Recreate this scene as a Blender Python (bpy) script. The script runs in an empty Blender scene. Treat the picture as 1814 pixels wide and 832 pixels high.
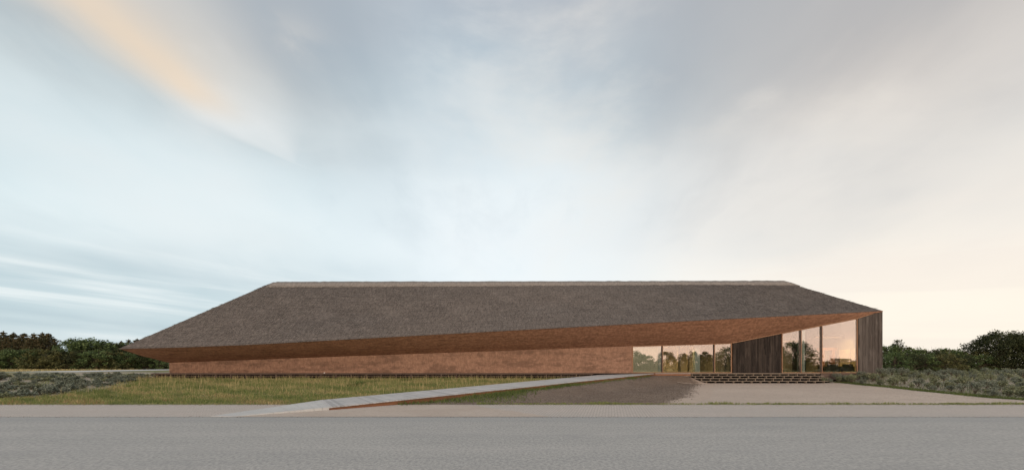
import bpy, math, random
import numpy as np

random.seed(7)
rng = np.random.default_rng(11)
S = bpy.context.scene
COL = S.collection

# ------------------------------------------------------------------ camera
EYE = 1.7
F = 700.0            # focal length in photograph pixels (1814 wide)
cam_d = bpy.data.cameras.new('camera')
cam = bpy.data.objects.new('camera', cam_d)
COL.objects.link(cam)
cam.location = (0, 0, EYE)
cam.rotation_euler = (math.radians(90), 0, 0)
cam_d.sensor_width = 36.0
cam_d.lens = F / 1814.0 * 36.0
cam_d.shift_y = (645 - 416) / 1814.0      # shift lens: horizon low in the frame
cam_d.clip_end = 3000
cam_d.clip_start = 0.1
S.camera = cam

# ------------------------------------------------------------------ node helpers
class E:
    """tiny expression wrapper over shader sockets"""
    def __init__(s, nt, sock): s.nt, s.s = nt, sock
    def _m(s, op, *o, clamp=False):
        n = s.nt.nodes.new('ShaderNodeMath'); n.operation = op; n.use_clamp = clamp
        for i, a in enumerate((s,) + o):
            if isinstance(a, E): s.nt.links.new(a.s, n.inputs[i])
            else: n.inputs[i].default_value = a
        return E(s.nt, n.outputs[0])
    def __add__(s, o): return s._m('ADD', o)
    __radd__ = __add__
    def __sub__(s, o): return s._m('SUBTRACT', o)
    def __rsub__(s, o): return (s * -1.0) + o
    def __mul__(s, o): return s._m('MULTIPLY', o)
    __rmul__ = __mul__
    def __truediv__(s, o): return s._m('DIVIDE', o)
    def f(s, op, *o): return s._m(op, *o)
    def ss(s, a, b):
        n = s.nt.nodes.new('ShaderNodeMapRange'); n.interpolation_type = 'SMOOTHSTEP'
        s.nt.links.new(s.s, n.inputs['Value'])
        n.inputs['From Min'].default_value = a; n.inputs['From Max'].default_value = b
        return E(s.nt, n.outputs['Result'])
    def gauss(s, c, w):
        t = (s - c) / w
        return ((t * t) * -1.0)._m('EXPONENT')

def ramp(nt, fac, stops, interp='LINEAR'):
    n = nt.nodes.new('ShaderNodeValToRGB'); n.color_ramp.interpolation = interp
    cr = n.color_ramp
    while len(cr.elements) < len(stops): cr.elements.new(0.5)
    for e, (p, c) in zip(cr.elements, stops):
        e.position = p; e.color = tuple(c) + ((1,) if len(c) == 3 else ())
    nt.links.new(fac.s, n.inputs[0])
    return E(nt, n.outputs[0])

def mixc(nt, fac, a, b, blend='MIX'):
    n = nt.nodes.new('ShaderNodeMix'); n.data_type = 'RGBA'; n.blend_type = blend
    n.clamp_factor = True
    for v, i in ((fac, 0), (a, 6), (b, 7)):
        if isinstance(v, E): nt.links.new(v.s, n.inputs[i])
        elif i == 0: n.inputs[i].default_value = v
        else: n.inputs[i].default_value = tuple(v) + (1,)
    return E(nt, n.outputs[2])

def combine(nt, x, y, z):
    n = nt.nodes.new('ShaderNodeCombineXYZ')
    for i, v in enumerate((x, y, z)):
        if isinstance(v, E): nt.links.new(v.s, n.inputs[i])
        else: n.inputs[i].default_value = v
    return E(nt, n.outputs[0])

def noise(nt, vec, scale, detail=4, rough=0.5, dist=0.0, lac=2.0):
    n = nt.nodes.new('ShaderNodeTexNoise')
    if vec is not None: nt.links.new(vec.s, n.inputs['Vector'])
    n.inputs['Scale'].default_value = scale; n.inputs['Detail'].default_value = detail
    n.inputs['Roughness'].default_value = rough; n.inputs['Distortion'].default_value = dist
    n.inputs['Lacunarity'].default_value = lac
    return E(nt, n.outputs['Fac'])

def mapping(nt, vec, scale=(1, 1, 1), rot=(0, 0, 0), loc=(0, 0, 0)):
    n = nt.nodes.new('ShaderNodeMapping')
    nt.links.new(vec.s, n.inputs['Vector'])
    n.inputs['Scale'].default_value = scale; n.inputs['Rotation'].default_value = rot
    n.inputs['Location'].default_value = loc
    return E(nt, n.outputs[0])

# ------------------------------------------------------------------ sky
SUN_AZ, SUN_EL = math.radians(190), math.radians(9)     # low over the land behind the viewpoint
W = bpy.data.worlds.new('World'); S.world = W; W.use_nodes = True
nt = W.node_tree
for n in list(nt.nodes): nt.nodes.remove(n)
tc = nt.nodes.new('ShaderNodeTexCoord')
dirn = E(nt, tc.outputs['Generated'])
sp = nt.nodes.new('ShaderNodeSeparateXYZ'); nt.links.new(dirn.s, sp.inputs[0])
dx, dy, dz = (E(nt, sp.outputs[i]) for i in range(3))
h = (dx * dx + dy * dy + 1e-6).f('SQRT')
sa = dx / h
el0 = dz.f('MAXIMUM', 0.0)
el = el0 + (noise(nt, mapping(nt, dirn, (1.5, 1.5, 3.2), (0, 0, 0), (4.4, 1.3, 2.0)), 1.15, 4, .5, .2) - .5) * .26 * el0.ss(.03, .25)
left = ramp(nt, el, [(0, (.50, .61, .65)), (.095, (.48, .59, .63)), (.13, (.52, .63, .67)), (.18, (.42, .53, .575)), (.235, (.68, .77, .79)),
                     (.30, (.63, .73, .76)), (.41, (.51, .60, .63)), (.49, (.43, .45, .45)), (.6, (.39, .41, .43)), (1, (.36, .39, .43))], 'B_SPLINE')
cent = ramp(nt, el, [(0, (.78, .84, .86)), (.23, (.75, .81, .84)), (.30, (.74, .80, .83)), (.42, (.72, .79, .82)), (.51, (.52, .61, .66)),
                     (.58, (.365, .46, .53)), (.67, (.315, .36, .425)), (1, (.34, .38, .43))], 'B_SPLINE')
rght = ramp(nt, el, [(0, (.92, .84, .72)), (.10, (.92, .84, .72)), (.20, (.84, .78, .70)), (.27, (.70, .675, .635)), (.34, (.61, .60, .58)),
                     (.41, (.59, .56, .53)), (.49, (.49, .465, .445)), (.6, (.39, .385, .39)), (1, (.36, .39, .42))], 'B_SPLINE')
back = ramp(nt, el, [(0, (1.7, 1.16, .91)), (.09, (1.45, 1.08, .90)), (.22, (1.08, .96, .90)), (.45, (.90, .82, .78)), (.7, (.56, .58, .60)), (1, (.40, .43, .47))])
base = mixc(nt, sa.ss(-0.70, -0.05), left, cent)
base = mixc(nt, sa.ss(0.02, 0.72), base, rght)
base = mixc(nt, (dy * -1.0).ss(-0.25, 0.55), base, back)
# clouds on a high flat layer: coordinates of the layer overhead
den = dz.f('MAXIMUM', 0.0) + 0.12
den2 = dz.f('MAXIMUM', 0.0) + 0.42
px, py = dx / den, dy / den
P = combine(nt, px, py, 0.0)
warp = noise(nt, mapping(nt, P, (1.3, .6, 1)), 1.3, 4, .55)
P2 = combine(nt, dx / den2 * 1.9, dy / den2 * 1.9, 0.0)
streak = noise(nt, mapping(nt, P2, (1.15, .62, 1), (0, 0, math.radians(-7)), (3.1, 1.7, 0)), 1.0, 4, .48, .3)
wvec = combine(nt, dx / den2 * 1.6 + (warp - .5) * .5, dy / den2 * 1.6 + (noise(nt, P, 1.7, 3, .5) - .5) * .5, 0.0)
fine = noise(nt, mapping(nt, wvec, (2.6, 1.3, 1), (0, 0, math.radians(4)), (7.7, 4.1, 0)), 1.7, 6, .55, .4)
wisp = noise(nt, mapping(nt, dirn, (1.5, 1.5, 3.4), (0, math.radians(-24), 0), (1.7, 8.1, 3.0)), 1.5, 9, .58, .25)
soft = noise(nt, mapping(nt, P, (.7, .5, 1), (0, 0, 0.2), (9.3, 2.2, 0)), 1.1, 3, .5)
veil = (streak * 0.55 + fine * 0.15 + soft * 0.30).ss(.40, .66)
warm = (sa + 0.25).ss(-0.2, 0.75)
veilc = mixc(nt, warm, (.78, .82, .83), (.82, .76, .69))
veilc = mixc(nt, (dy * -1.0).ss(-0.25, 0.55), veilc, (1.5, 1.05, .80))
high = el.ss(.15, .5)
col = mixc(nt, veil * (0.42 - high * 0.10), base, veilc)
shade = (streak * .5 + soft * .5).ss(.52, .38)
col = mixc(nt, shade * (0.03 + 0.10 * high), col, mixc(nt, warm, (.36, .45, .52), (.50, .49, .48)))
wm = (wisp * .75 + soft * .25).ss(.47, .68) * (.18 + .82 * high)
col = mixc(nt, wm * .50, col, mixc(nt, warm, (.72, .74, .74), (.77, .72, .65)))
wd_ = (wisp * .6 + fine * .4).ss(.50, .34) * (.25 + .75 * high)
col = mixc(nt, wd_ * .20, col, mixc(nt, warm, (.31, .395, .46), (.47, .465, .465)))
# the long peach bank overhead to the left, whitening as it runs out
q9 = (py - .9) * (py - .9) * py.ss(.88, .92)
wob9 = (warp - .5) * .30 + (fine - .5) * .16 + (wisp - .5) * .16
bl_ = q9 * .65 - 1.09
bu = (px - bl_) / ((q9 * -.60 - .60 - bl_).f('MAXIMUM', .02)) + wob9 * 1.1
fade9 = py.ss(.55, .80) * py.ss(1.60, 1.36)
edge = bu.ss(-.10, .22) * bu.ss(1.12, .55) * fade9
col = mixc(nt, edge * (.34 + .4 * (wisp - .3)), col, mixc(nt, py.ss(1.35, 1.0), (.78, .79, .78), (.72, .66, .58)))
core = bu.gauss(.32, .19) * py.ss(.6, .8) * py.ss(1.34, 1.12) * (fine * .7 + .6)
col = mixc(nt, core * .60, col, (.80, .62, .44))
# small ragged tufts beside it
tx = (px + 0.56) / 0.07; ty = (py - 1.03) / 0.07
tuft = ((tx * tx + ty * ty) * -1.0).f('EXPONENT') * (fine * 1.5 - .35).ss(.25, .75)
col = mixc(nt, tuft * 0.5, col, (.74, .69, .62))
# low white streaks over the left horizon
lw = noise(nt, combine(nt, sa * 1.1 + dz * 1.5, dz * 17.0 + sa * 1.3, dy), 1.5, 5, .5, .3)
lowm = dz.ss(.01, .06) * dz.ss(.24, .12) * sa.ss(-.10, -.50) * dy.ss(-.1, .3)
col = mixc(nt, lw.ss(.50, .36) * lowm * .40, col, (.40, .50, .555))
col = mixc(nt, lw.ss(.50, .66) * lowm * .62, col, (.86, .89, .88))
# low cream bars by the glow
rm = dz.ss(.0, .05) * dz.ss(.32, .16) * sa.ss(.25, .6) * dy.ss(-.1, .3)
col = mixc(nt, lw.ss(.56, .40) * rm * .40, col, (.80, .72, .65))
skyt = nt.nodes.new('ShaderNodeTexSky'); skyt.sky_type = 'NISHITA'; skyt.sun_disc = False
skyt.sun_elevation = SUN_EL; skyt.sun_rotation = SUN_AZ; skyt.altitude = 0
skyt.air_density = 1.0; skyt.dust_density = 2.0; skyt.ozone_density = 1.5
clear = mixc(nt, 1.0, E(nt, skyt.outputs[0]), (.10, .10, .10), 'MULTIPLY')
col = mixc(nt, 0.94, clear, col)
bg = nt.nodes.new('ShaderNodeBackground'); nt.links.new(col.s, bg.inputs['Color'])
bg.inputs['Strength'].default_value = 1.0
wo = nt.nodes.new('ShaderNodeOutputWorld'); nt.links.new(bg.outputs[0], wo.inputs[0])

sun_d = bpy.data.lights.new('sun', 'SUN'); sun_d.energy = 1.2; sun_d.angle = math.radians(20)
sun_d.color = (1.0, .80, .60)
sun = bpy.data.objects.new('sun', sun_d); COL.objects.link(sun)
sun.rotation_euler = (math.radians(90) - SUN_EL, 0, -SUN_AZ + math.pi)
# a sun lamp shines along -Z: tilt about X then turn so it comes from azimuth SUN_AZ
from mathutils import Vector
sdir = Vector((math.sin(SUN_AZ) * math.cos(SUN_EL), math.cos(SUN_AZ) * math.cos(SUN_EL), math.sin(SUN_EL)))
sun.rotation_euler = sdir.to_track_quat('Z', 'Y').to_euler()

S.view_settings.view_transform = 'Standard'
S.view_settings.look = 'None'
S.view_settings.exposure = 0.26
S.view_settings.gamma = 1.0
S.render.engine = 'CYCLES'
S.cycles.use_denoising = True
S.cycles.max_bounces = 8
S.cycles.transparent_max_bounces = 12
S.cycles.caustics_reflective = False
S.cycles.caustics_refractive = False
S.cycles.sample_clamp_indirect = 6.0

# ------------------------------------------------------------------ materials
MATS = {}
def new_mat(name):
    m = bpy.data.materials.new(name); m.use_nodes = True
    nt = m.node_tree; b = nt.nodes['Principled BSDF']
    MATS[name] = m
    return m, nt, b
def objco(nt):
    return E(nt, nt.nodes.new('ShaderNodeTexCoord').outputs['Object'])
def geo_rand(nt):
    return E(nt, nt.nodes.new('ShaderNodeNewGeometry').outputs['Random Per Island'])
def obj_rand(nt):
    return E(nt, nt.nodes.new('ShaderNodeObjectInfo').outputs['Random'])
def setc(nt, b, c): nt.links.new(c.s, b.inputs['Base Color'])
def bump(nt, b, hgt, strength=.4, dist=.02):
    n = nt.nodes.new('ShaderNodeBump'); n.inputs['Strength'].default_value = strength
    n.inputs['Distance'].default_value = dist
    nt.links.new(hgt.s, n.inputs['Height']); nt.links.new(n.outputs[0], b.inputs['Normal'])
def rough(b, r, spec=.3):
    b.inputs['Roughness'].default_value = r; b.inputs['Specular IOR Level'].default_value = spec

def mat_ground(name, c1, c2, c3, big=.25, small=6.0, bs=.5, bd=.02, stretch=(1, 1, 1)):
    m, nt, b = new_mat(name); v = objco(nt)
    n1 = noise(nt, mapping(nt, v, stretch), big, 5, .6)
    n2 = noise(nt, mapping(nt, v, stretch, (0, 0, 0), (5, 3, 0)), small, 6, .65)
    n3 = noise(nt, v, small * 7, 3, .6)
    c = mixc(nt, n1.ss(.38, .62), c1, c2)
    c = mixc(nt, n2.ss(.46, .70) * .6, c, c3)
    c = mixc(nt, n3.ss(.35, .65) * .35, c, tuple(k * .6 for k in c1))
    setc(nt, b, c); rough(b, .95, .15); bump(nt, b, n2 * .7 + n3 * .5, bs, bd)
    return m

mat_ground('soil', (.33, .285, .23), (.39, .34, .275), (.24, .24, .15), .3, 3.0, .6, .05)
mat_ground('meadow', (.17, .18, .075), (.23, .21, .10), (.12, .14, .05), .2, 2.2, .5, .04)
mat_ground('turf', (.21, .215, .095), (.27, .245, .12), (.16, .185, .07), .3, 2.5, .6, .05)
mat_ground('mulch', (.20, .155, .122), (.25, .197, .155), (.145, .112, .09), .35, 4.0, .9, .05)
mat_ground('sand', (0.5018, 0.4238, 0.3595), (0.5624, 0.4797, 0.4063), (0.4621, 0.3932, 0.3381), .22, 2.6, .35, .02, (.6, 1.6, 1))

# asphalt
m, nt, b = new_mat('asphalt'); v = objco(nt)
n1 = noise(nt, mapping(nt, v, (.35, 1.1, 1)), .55, 5, .6)
n2 = noise(nt, mapping(nt, v, (1, .7, 1)), 17, 5, .8)
n3 = noise(nt, mapping(nt, v, (.5, 1.3, 1), (0, 0, .02)), 1.1, 6, .65)
n4 = noise(nt, v, 14, 5, .75)
c = ramp(nt, n1, [(.3, (.395, .40, .39)), (.55, (.455, .455, .435)), (.75, (.40, .405, .40))])
c = mixc(nt, n3.ss(.50, .72) * .45, c, (.34, .345, .335))
c = mixc(nt, n4.ss(.42, .66) * .45, c, (.50, .49, .455))
c = mixc(nt, n2.ss(.40, .60) * .72, c, (.25, .255, .255))
c = mixc(nt, noise(nt, mapping(nt, v, (1, 1, 1), (0, 0, 0), (3, 8, 0)), 10, 3, .6).ss(.66, .74) * .7, c, (.17, .17, .165))
sep = nt.nodes.new('ShaderNodeSeparateXYZ'); nt.links.new(v.s, sep.inputs[0])
ty_ = E(nt, sep.outputs[1]) + (noise(nt, mapping(nt, v, (.12, .12, 1)), 1.0, 3, .5) - .5) * .5
lane = ty_.gauss(8.0, .30) + ty_.gauss(9.7, .32) + ty_.gauss(11.1, .18) * .6
c = mixc(nt, lane * (.10 + .4 * (n1 - .40)), c, (.50, .49, .47))
wear = noise(nt, mapping(nt, v, (.55, .8, 1), (0, 0, .05), (6, 2, 0)), 1.0, 8, .68)
c = mixc(nt, wear.ss(.50, .68) * .32, c, (.30, .305, .305))
yy = E(nt, sep.outputs[1]) + (n1 - .5) * .5
c = mixc(nt, yy.ss(11.5, 11.95) * .30, c, (.30, .315, .32))     # newer edge strip of the surfacing
setc(nt, b, c); rough(b, .9, .2); bump(nt, b, n2 * .6 + n4 * .3, .30, .010)

# small paving bricks of the verge strip
m, nt, b = new_mat('paver'); v = objco(nt)
br = nt.nodes.new('ShaderNodeTexBrick'); nt.links.new(mapping(nt, v, (1, 1, 1)).s, br.inputs['Vector'])
br.offset = 0.5; br.inputs['Scale'].default_value = 1.0
br.inputs['Brick Width'].default_value = .105; br.inputs['Row Height'].default_value = .21
br.inputs['Mortar Size'].default_value = .007; br.inputs['Mortar Smooth'].default_value = .2
br.inputs['Color1'].default_value = (.50, .455, .415, 1); br.inputs['Color2'].default_value = (.54, .495, .455, 1)
br.inputs['Mortar'].default_value = (.22, .20, .175, 1); br.inputs['Bias'].default_value = 0
n1 = noise(nt, mapping(nt, v, (.4, 1, 1)), .6, 5, .6); n2 = noise(nt, v, 30, 3, .6)
c = mixc(nt, n1.ss(.42, .68) * .45, E(nt, br.outputs['Color']), (.42, .40, .37))
c = mixc(nt, n2.ss(.5, .75) * .3, c, (.26, .24, .21))
setc(nt, b, c); rough(b, .9, .2)
bump(nt, b, E(nt, br.outputs['Fac']) * -1.0 + n2 * .3, .5, .01)

mat_ground('gravel', (.50, .43, .37), (.54, .475, .415), (.41, .355, .30), .5, 6.0, .8, .03)
mat_ground('concrete', (0.5192, 0.5310, 0.5251), (0.5900, 0.6018, 0.5959), (0.4720, 0.4838, 0.4779), .6, 5.0, .2, .006)
mat_ground('concrete_edge', (.34, .30, .24), (.38, .33, .27), (.28, .25, .2), .6, 5.0, .3, .006)

# thatch on the roof
def mat_thatch(name, ca, cb, cd, streak_x=16, streak_y=2.0, vary=.5, bs=.8, band=1.0, patch=None):
    m, nt, b = new_mat(name); v = objco(nt)
    g = noise(nt, mapping(nt, v, (streak_x, streak_y, streak_y)), 1.0, 6, .7)
    g2 = noise(nt, mapping(nt, v, (4.5, 4.5, 4.5)), 1.0, 6, .7)
    crs = noise(nt, mapping(nt, v, (.5, 5.0, 7.0)), .8, 5, .6)
    big = noise(nt, mapping(nt, v, (.045, .12, .12)), 1.0, 3, .5)
    r = geo_rand(nt)
    c = mixc(nt, big.ss(.30, .70) * .8, ca, cb)
    c = mixc(nt, (g * .5 + g2 * .5).ss(.40, .66) * vary, c, cd)
    c = mixc(nt, crs.ss(.46, .66) * .42 * band, c, cd)
    c = mixc(nt, (g2 * .6 + g * .4).ss(.56, .36) * .30, c, tuple(min(1, k * 1.55) for k in ca))
    c = mixc(nt, (r - .5).f('ABSOLUTE') * .36, c, tuple(k * .55 for k in ca))
    if patch:
        pn = noise(nt, mapping(nt, v, (.22, 1, 1.1), (0, 0, 0), (2.2, 0, .3)), 1.0, 6, .72)
        blk = noise(nt, mapping(nt, v, (1.6, 1, 2.6)), 1.0, 3, .6)
        c = mixc(nt, (pn * .7 + blk * .3).ss(.47, .58) * .62, c, patch)
    setc(nt, b, c); rough(b, .92, .12)
    bump(nt, b, g * .6 + g2 * .5 + crs * .5, bs, .05)
    return m
mat_thatch('thatch_roof', (0.1845, 0.1620, 0.1458), (0.1440, 0.1350, 0.1296), (0.0675, 0.0612, 0.0576), 13, 1.6, .72)
mat_thatch('thatch_cap', (0.2510, 0.2267, 0.2064), (0.2307, 0.2169, 0.2041), (0.1457, 0.1360, 0.1255), 9, 1.2, .5, .6, .2)
mat_thatch('thatch_soffit', (0.3781, 0.2121, 0.1381), (0.2988, 0.1626, 0.1047), (0.1670, 0.0904, 0.0598), 1.6, 9, .75, .8, 1.4)
mat_thatch('thatch_wall', (0.3385, 0.2108, 0.1523), (0.2989, 0.1811, 0.1279), (0.1808, 0.1063, 0.0744), 20, 2.6, .60, .8, .5, (0.1377, 0.0845, 0.0617))

# timber
def mat_wood(name, c1, c2, c3, sc=(22, 22, 1.2), bs=.5, r_amt=.45):
    m, nt, b = new_mat(name); v = objco(nt)
    g = noise(nt, mapping(nt, v, sc), 1.0, 5, .65)
    g2 = noise(nt, mapping(nt, v, (sc[0] * .15 + .6, sc[1] * .15 + .6, sc[2] * .4 + .3)), 1.0, 4, .6)
    r = obj_rand(nt)
    c = mixc(nt, g.ss(.35, .66), c1, c2)
    c = mixc(nt, g2.ss(.48, .70) * .6, c, c3)
    c = mixc(nt, r.ss(.15, .95) * r_amt, c, c3)
    c = mixc(nt, (r * 7.31).f('FRACT').ss(.5, 1.0) * r_amt, c, tuple(k * .45 for k in c1))
    setc(nt, b, c); rough(b, .85, .2); bump(nt, b, g, bs, .01)
mat_wood('timber_dark', (0.0318, 0.0252, 0.0219), (0.0161, 0.0135, 0.0122), (0.0752, 0.0606, 0.0513))
mat_wood('timber_grey', (0.0993, 0.0842, 0.0757), (0.0497, 0.0424, 0.0382), (0.1549, 0.1378, 0.1249))
mat_wood('board_grey', (.47, .48, .48), (.40, .41, .415), (.55, .55, .545), (3, 3, 3), .3, .45)
mat_wood('fascia_rust', (.26, .122, .064), (.19, .088, .048), (.11, .055, .034), (1.5, 1.5, 9), .4, .2)
mat_wood('board_brown', (.115, .082, .066), (.085, .06, .05), (.15, .115, .095), (2, 14, 14), .4, .2)
mat_wood('tread_wood', (.32, .27, .215), (.26, .215, .175), (.36, .31, .26), (2, 14, 14), .3, .2)
mat_wood('board_tan', (.22, .175, .135), (.17, .135, .105), (.26, .21, .165), (14, 14, 2), .3, .2)
mat_wood('frame_wood', (.33, .19, .115), (.27, .15, .09), (.36, .23, .15), (12, 12, 1.5), .2, .2)
mat_wood('portal_wood', (.30, .13, .06), (.24, .10, .05), (.36, .17, .08), (9, 9, 1.5), .2, .2)

def plain(name, c, r=.6, spec=.3, metal=0.0, amt=.12, sc=6.0):
    m, nt, b = new_mat(name); n = noise(nt, objco(nt), sc, 4, .6)
    setc(nt, b, mixc(nt, n.ss(.3, .7), tuple(k * (1 - amt) for k in c), tuple(min(1, k * (1 + amt)) for k in c)))
    rough(b, r, spec); b.inputs['Metallic'].default_value = metal
    return m
plain('void', (.012, .010, .009), .9, .1)  # near-black: the dark of open gaps put into the colour
plain('frame_dark', (.055, .038, .03), .45, .4)
plain('edge_pale', (.50, .58, .55), .5, .4)
plain('blind', (.66, .65, .53), .9, .1, 0, .03, .8)
plain('plaster', (.62, .52, .34), .9, .2, 0, .05, 1.0)
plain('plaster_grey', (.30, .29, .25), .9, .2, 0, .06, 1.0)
plain('floor_stone', (.22, .20, .17), .6, .3)
plain('sofa_fabric', (.018, .018, .022), .85, .2)
plain('curtain_cloth', (.44, .36, .24), .9, .1)
plain('metal_grey', (.30, .29, .28), .4, .5, .6)
plain('stone_white', (.75, .74, .70), .6, .3)
plain('terracotta', (.30, .13, .07), .8, .2)

m, nt, b = new_mat('glass')
for n in list(nt.nodes): nt.nodes.remove(n)
out = nt.nodes.new('ShaderNodeOutputMaterial')
gl = nt.nodes.new('ShaderNodeBsdfGlossy'); gl.inputs['Roughness'].default_value = .004
gl.inputs['Color'].default_value = (.92, .90, .88, 1)
wv = noise(nt, objco(nt), .35, 2, .5)
bp = nt.nodes.new('ShaderNodeBump'); bp.inputs['Strength'].default_value = .02; bp.inputs['Distance'].default_value = .05
nt.links.new(wv.s, bp.inputs['Height']); nt.links.new(bp.outputs[0], gl.inputs['Normal'])
tr = nt.nodes.new('ShaderNodeBsdfTransparent'); tr.inputs['Color'].default_value = (.95, .97, .95, 1)
mx = nt.nodes.new('ShaderNodeMixShader')
fr = nt.nodes.new('ShaderNodeFresnel'); fr.inputs['IOR'].default_value = 1.5
fac = E(nt, fr.outputs[0]) * .9 + .20
nt.links.new(fac.s, mx.inputs[0]); nt.links.new(tr.outputs[0], mx.inputs[1]); nt.links.new(gl.outputs[0], mx.inputs[2])
nt.links.new(mx.outputs[0], out.inputs[0])

m, nt, b = new_mat('lamp_glow')
b.inputs['Base Color'].default_value = (.9, .7, .4, 1)
b.inputs['Emission Color'].default_value = (1.0, .66, .28, 1); b.inputs['Emission Strength'].default_value = 48.0

# plants
def mat_leaf(name, c1, c2, c3, trans=.25, rnd=1.0):
    m, nt, b = new_mat(name)
    r = geo_rand(nt); o = obj_rand(nt)
    n = noise(nt, objco(nt), .8, 3, .6)
    c = ramp(nt, r, [(0, c1), (.5, c2), (1, c3)])
    c = mixc(nt, n.ss(.35, .65) * .45, c, c1)
    c = mixc(nt, o * .35 * rnd, c, tuple(k * .6 for k in c2))
    setc(nt, b, c); rough(b, .7, .2)
    if trans:
        t = nt.nodes.new('ShaderNodeBsdfTranslucent'); nt.links.new(c.s, t.inputs[0])
        mx = nt.nodes.new('ShaderNodeMixShader'); mx.inputs[0].default_value = trans
        nt.links.new(b.outputs[0], mx.inputs[1]); nt.links.new(t.outputs[0], mx.inputs[2])
        nt.links.new(mx.outputs[0], nt.nodes['Material Output'].inputs[0])
mat_leaf('leaf_broad', (0.051, 0.078, 0.032), (0.108, 0.161, 0.061), (0.259, 0.339, 0.132))
mat_leaf('leaf_olive', (0.068, 0.075, 0.031), (0.139, 0.145, 0.057), (0.253, 0.227, 0.094))
mat_leaf('leaf_dark', (0.033, 0.042, 0.021), (0.055, 0.069, 0.030), (0.105, 0.113, 0.049))
mat_leaf('needle', (0.051, 0.061, 0.031), (0.111, 0.111, 0.053), (0.263, 0.171, 0.094), .1)
mat_leaf('leaf_grey', (0.142, 0.167, 0.133), (0.218, 0.247, 0.190), (0.323, 0.342, 0.257), .2)
mat_leaf('leaf_sage', (0.162, 0.189, 0.112), (0.234, 0.261, 0.158), (0.360, 0.360, 0.225), .2)
mat_leaf('leaf_bluegrey', (.15, .18, .14), (.22, .255, .20), (.31, .34, .26), .2)
mat_leaf('grass_green', (.14, .19, .06), (.23, .265, .095), (.36, .35, .15), .3, 0)
mat_leaf('grass_straw', (0.360, 0.300, 0.143), (0.495, 0.413, 0.203), (0.630, 0.525, 0.285), .3, 0)
mat_leaf('grass_red', (0.255, 0.188, 0.098), (0.345, 0.247, 0.128), (0.420, 0.300, 0.165), .3, 0)
mat_leaf('grass_deep', (0.075, 0.112, 0.033), (0.120, 0.162, 0.048), (0.188, 0.217, 0.072), .3, 0)
plain('bark', (.085, .066, .052), .95, .1, 0, .3, 9)
plain('twig', (.11, .085, .065), .95, .1, 0, .3, 9)

# ------------------------------------------------------------------ mesh helpers
class MB:
    def __init__(s): s.v, s.f = [], []
    def quad(s, a, b, c, d):
        i = len(s.v); s.v += [tuple(a), tuple(b), tuple(c), tuple(d)]; s.f.append((i, i + 1, i + 2, i + 3)); return s
    def poly(s, pts):
        i = len(s.v); s.v += [tuple(p) for p in pts]; s.f.append(tuple(range(i, i + len(pts)))); return s
    def hexa(s, p):      # 8 points: bottom 0-3 (ccw from above), top 4-7
        i = len(s.v); s.v += [tuple(q) for q in p]
        for f in ((3, 2, 1, 0), (4, 5, 6, 7), (0, 1, 5, 4), (1, 2, 6, 5), (2, 3, 7, 6), (3, 0, 4, 7)):
            s.f.append(tuple(i + k for k in f))
        return s
    def box(s, x0, x1, y0, y1, z0, z1):
        return s.hexa([(x0, y0, z0), (x1, y0, z0), (x1, y1, z0), (x0, y1, z0), (x0, y0, z1), (x1, y0, z1), (x1, y1, z1), (x0, y1, z1)])
    def bbox(s, x0, x1, y0, y1, z0, z1, c=.01):   # box with chamfered vertical + top edges
        pts = [(x0 + c, y0), (x1 - c, y0), (x1, y0 + c), (x1, y1 - c), (x1 - c, y1), (x0 + c, y1), (x0, y1 - c), (x0, y0 + c)]
        cx, cy = (x0 + x1) / 2, (y0 + y1) / 2
        def ins(p, k):
            return (p[0] + (cx - p[0]) / max(abs(cx - p[0]), 1e-6) * k * (abs(cx - p[0]) > 1e-6), p[1] + (cy - p[1]) / max(abs(cy - p[1]), 1e-6) * k * (abs(cy - p[1]) > 1e-6))
        i = len(s.v)
        s.v += [(p[0], p[1], z0) for p in pts] + [(p[0], p[1], z1 - c) for p in pts] + [(*ins(p, c), z1) for p in pts]
        for k in range(8):
            j = (k + 1) % 8
            s.f.append((i + k, i + j, i + 8 + j, i + 8 + k)); s.f.append((i + 8 + k, i + 8 + j, i + 16 + j, i + 16 + k))
        s.f.append(tuple(i + 16 + k for k in range(8))); s.f.append(tuple(i + 7 - k for k in range(8)))
        return s
    def tube(s, pts, rad, n=6):
        base = len(s.v)
        P_ = [Vector(p) for p in pts]
        for k, p in enumerate(P_):
            d = (P_[min(k + 1, len(P_) - 1)] - P_[max(k - 1, 0)]).normalized()
            a = d.cross(Vector((0, 0, 1)) if abs(d.z) < .9 else Vector((1, 0, 0))).normalized(); b_ = d.cross(a)
            for j in range(n):
                t = 2 * math.pi * j / n
                q = p + (a * math.cos(t) + b_ * math.sin(t)) * rad[k]; s.v.append(tuple(q))
        for k in range(len(P_) - 1):
            for j in range(n):
                s.f.append((base + k * n + j, base + k * n + (j + 1) % n, base + (k + 1) * n + (j + 1) % n, base + (k + 1) * n + j))
        s.f.append(tuple(base + (len(P_) - 1) * n + j for j in range(n)))
        return s
    def lathe(s, cx, cy, prof, n=16):
        base = len(s.v)
        for (r, z) in prof:
            for j in range(n):
                t = 2 * math.pi * j / n; s.v.append((cx + r * math.cos(t), cy + r * math.sin(t), z))
        for k in range(len(prof) - 1):
            for j in range(n):
                s.f.append((base + k * n + j, base + k * n + (j + 1) % n, base + (k + 1) * n + (j + 1) % n, base + (k + 1) * n + j))
        return s
    def build(s, name, mat, parent=None, smooth=False):
        me = bpy.data.meshes.new(name); me.from_pydata(s.v, [], s.f)
        me.materials.append(MATS[mat])
        if smooth: me.polygons.foreach_set('use_smooth', [True] * len(me.polygons))
        me.update()
        o = bpy.data.objects.new(name, me); COL.objects.link(o)
        if parent: o.parent = parent; o.matrix_parent_inverse = parent.matrix_world.inverted() if False else o.matrix_parent_inverse
        return o

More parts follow.
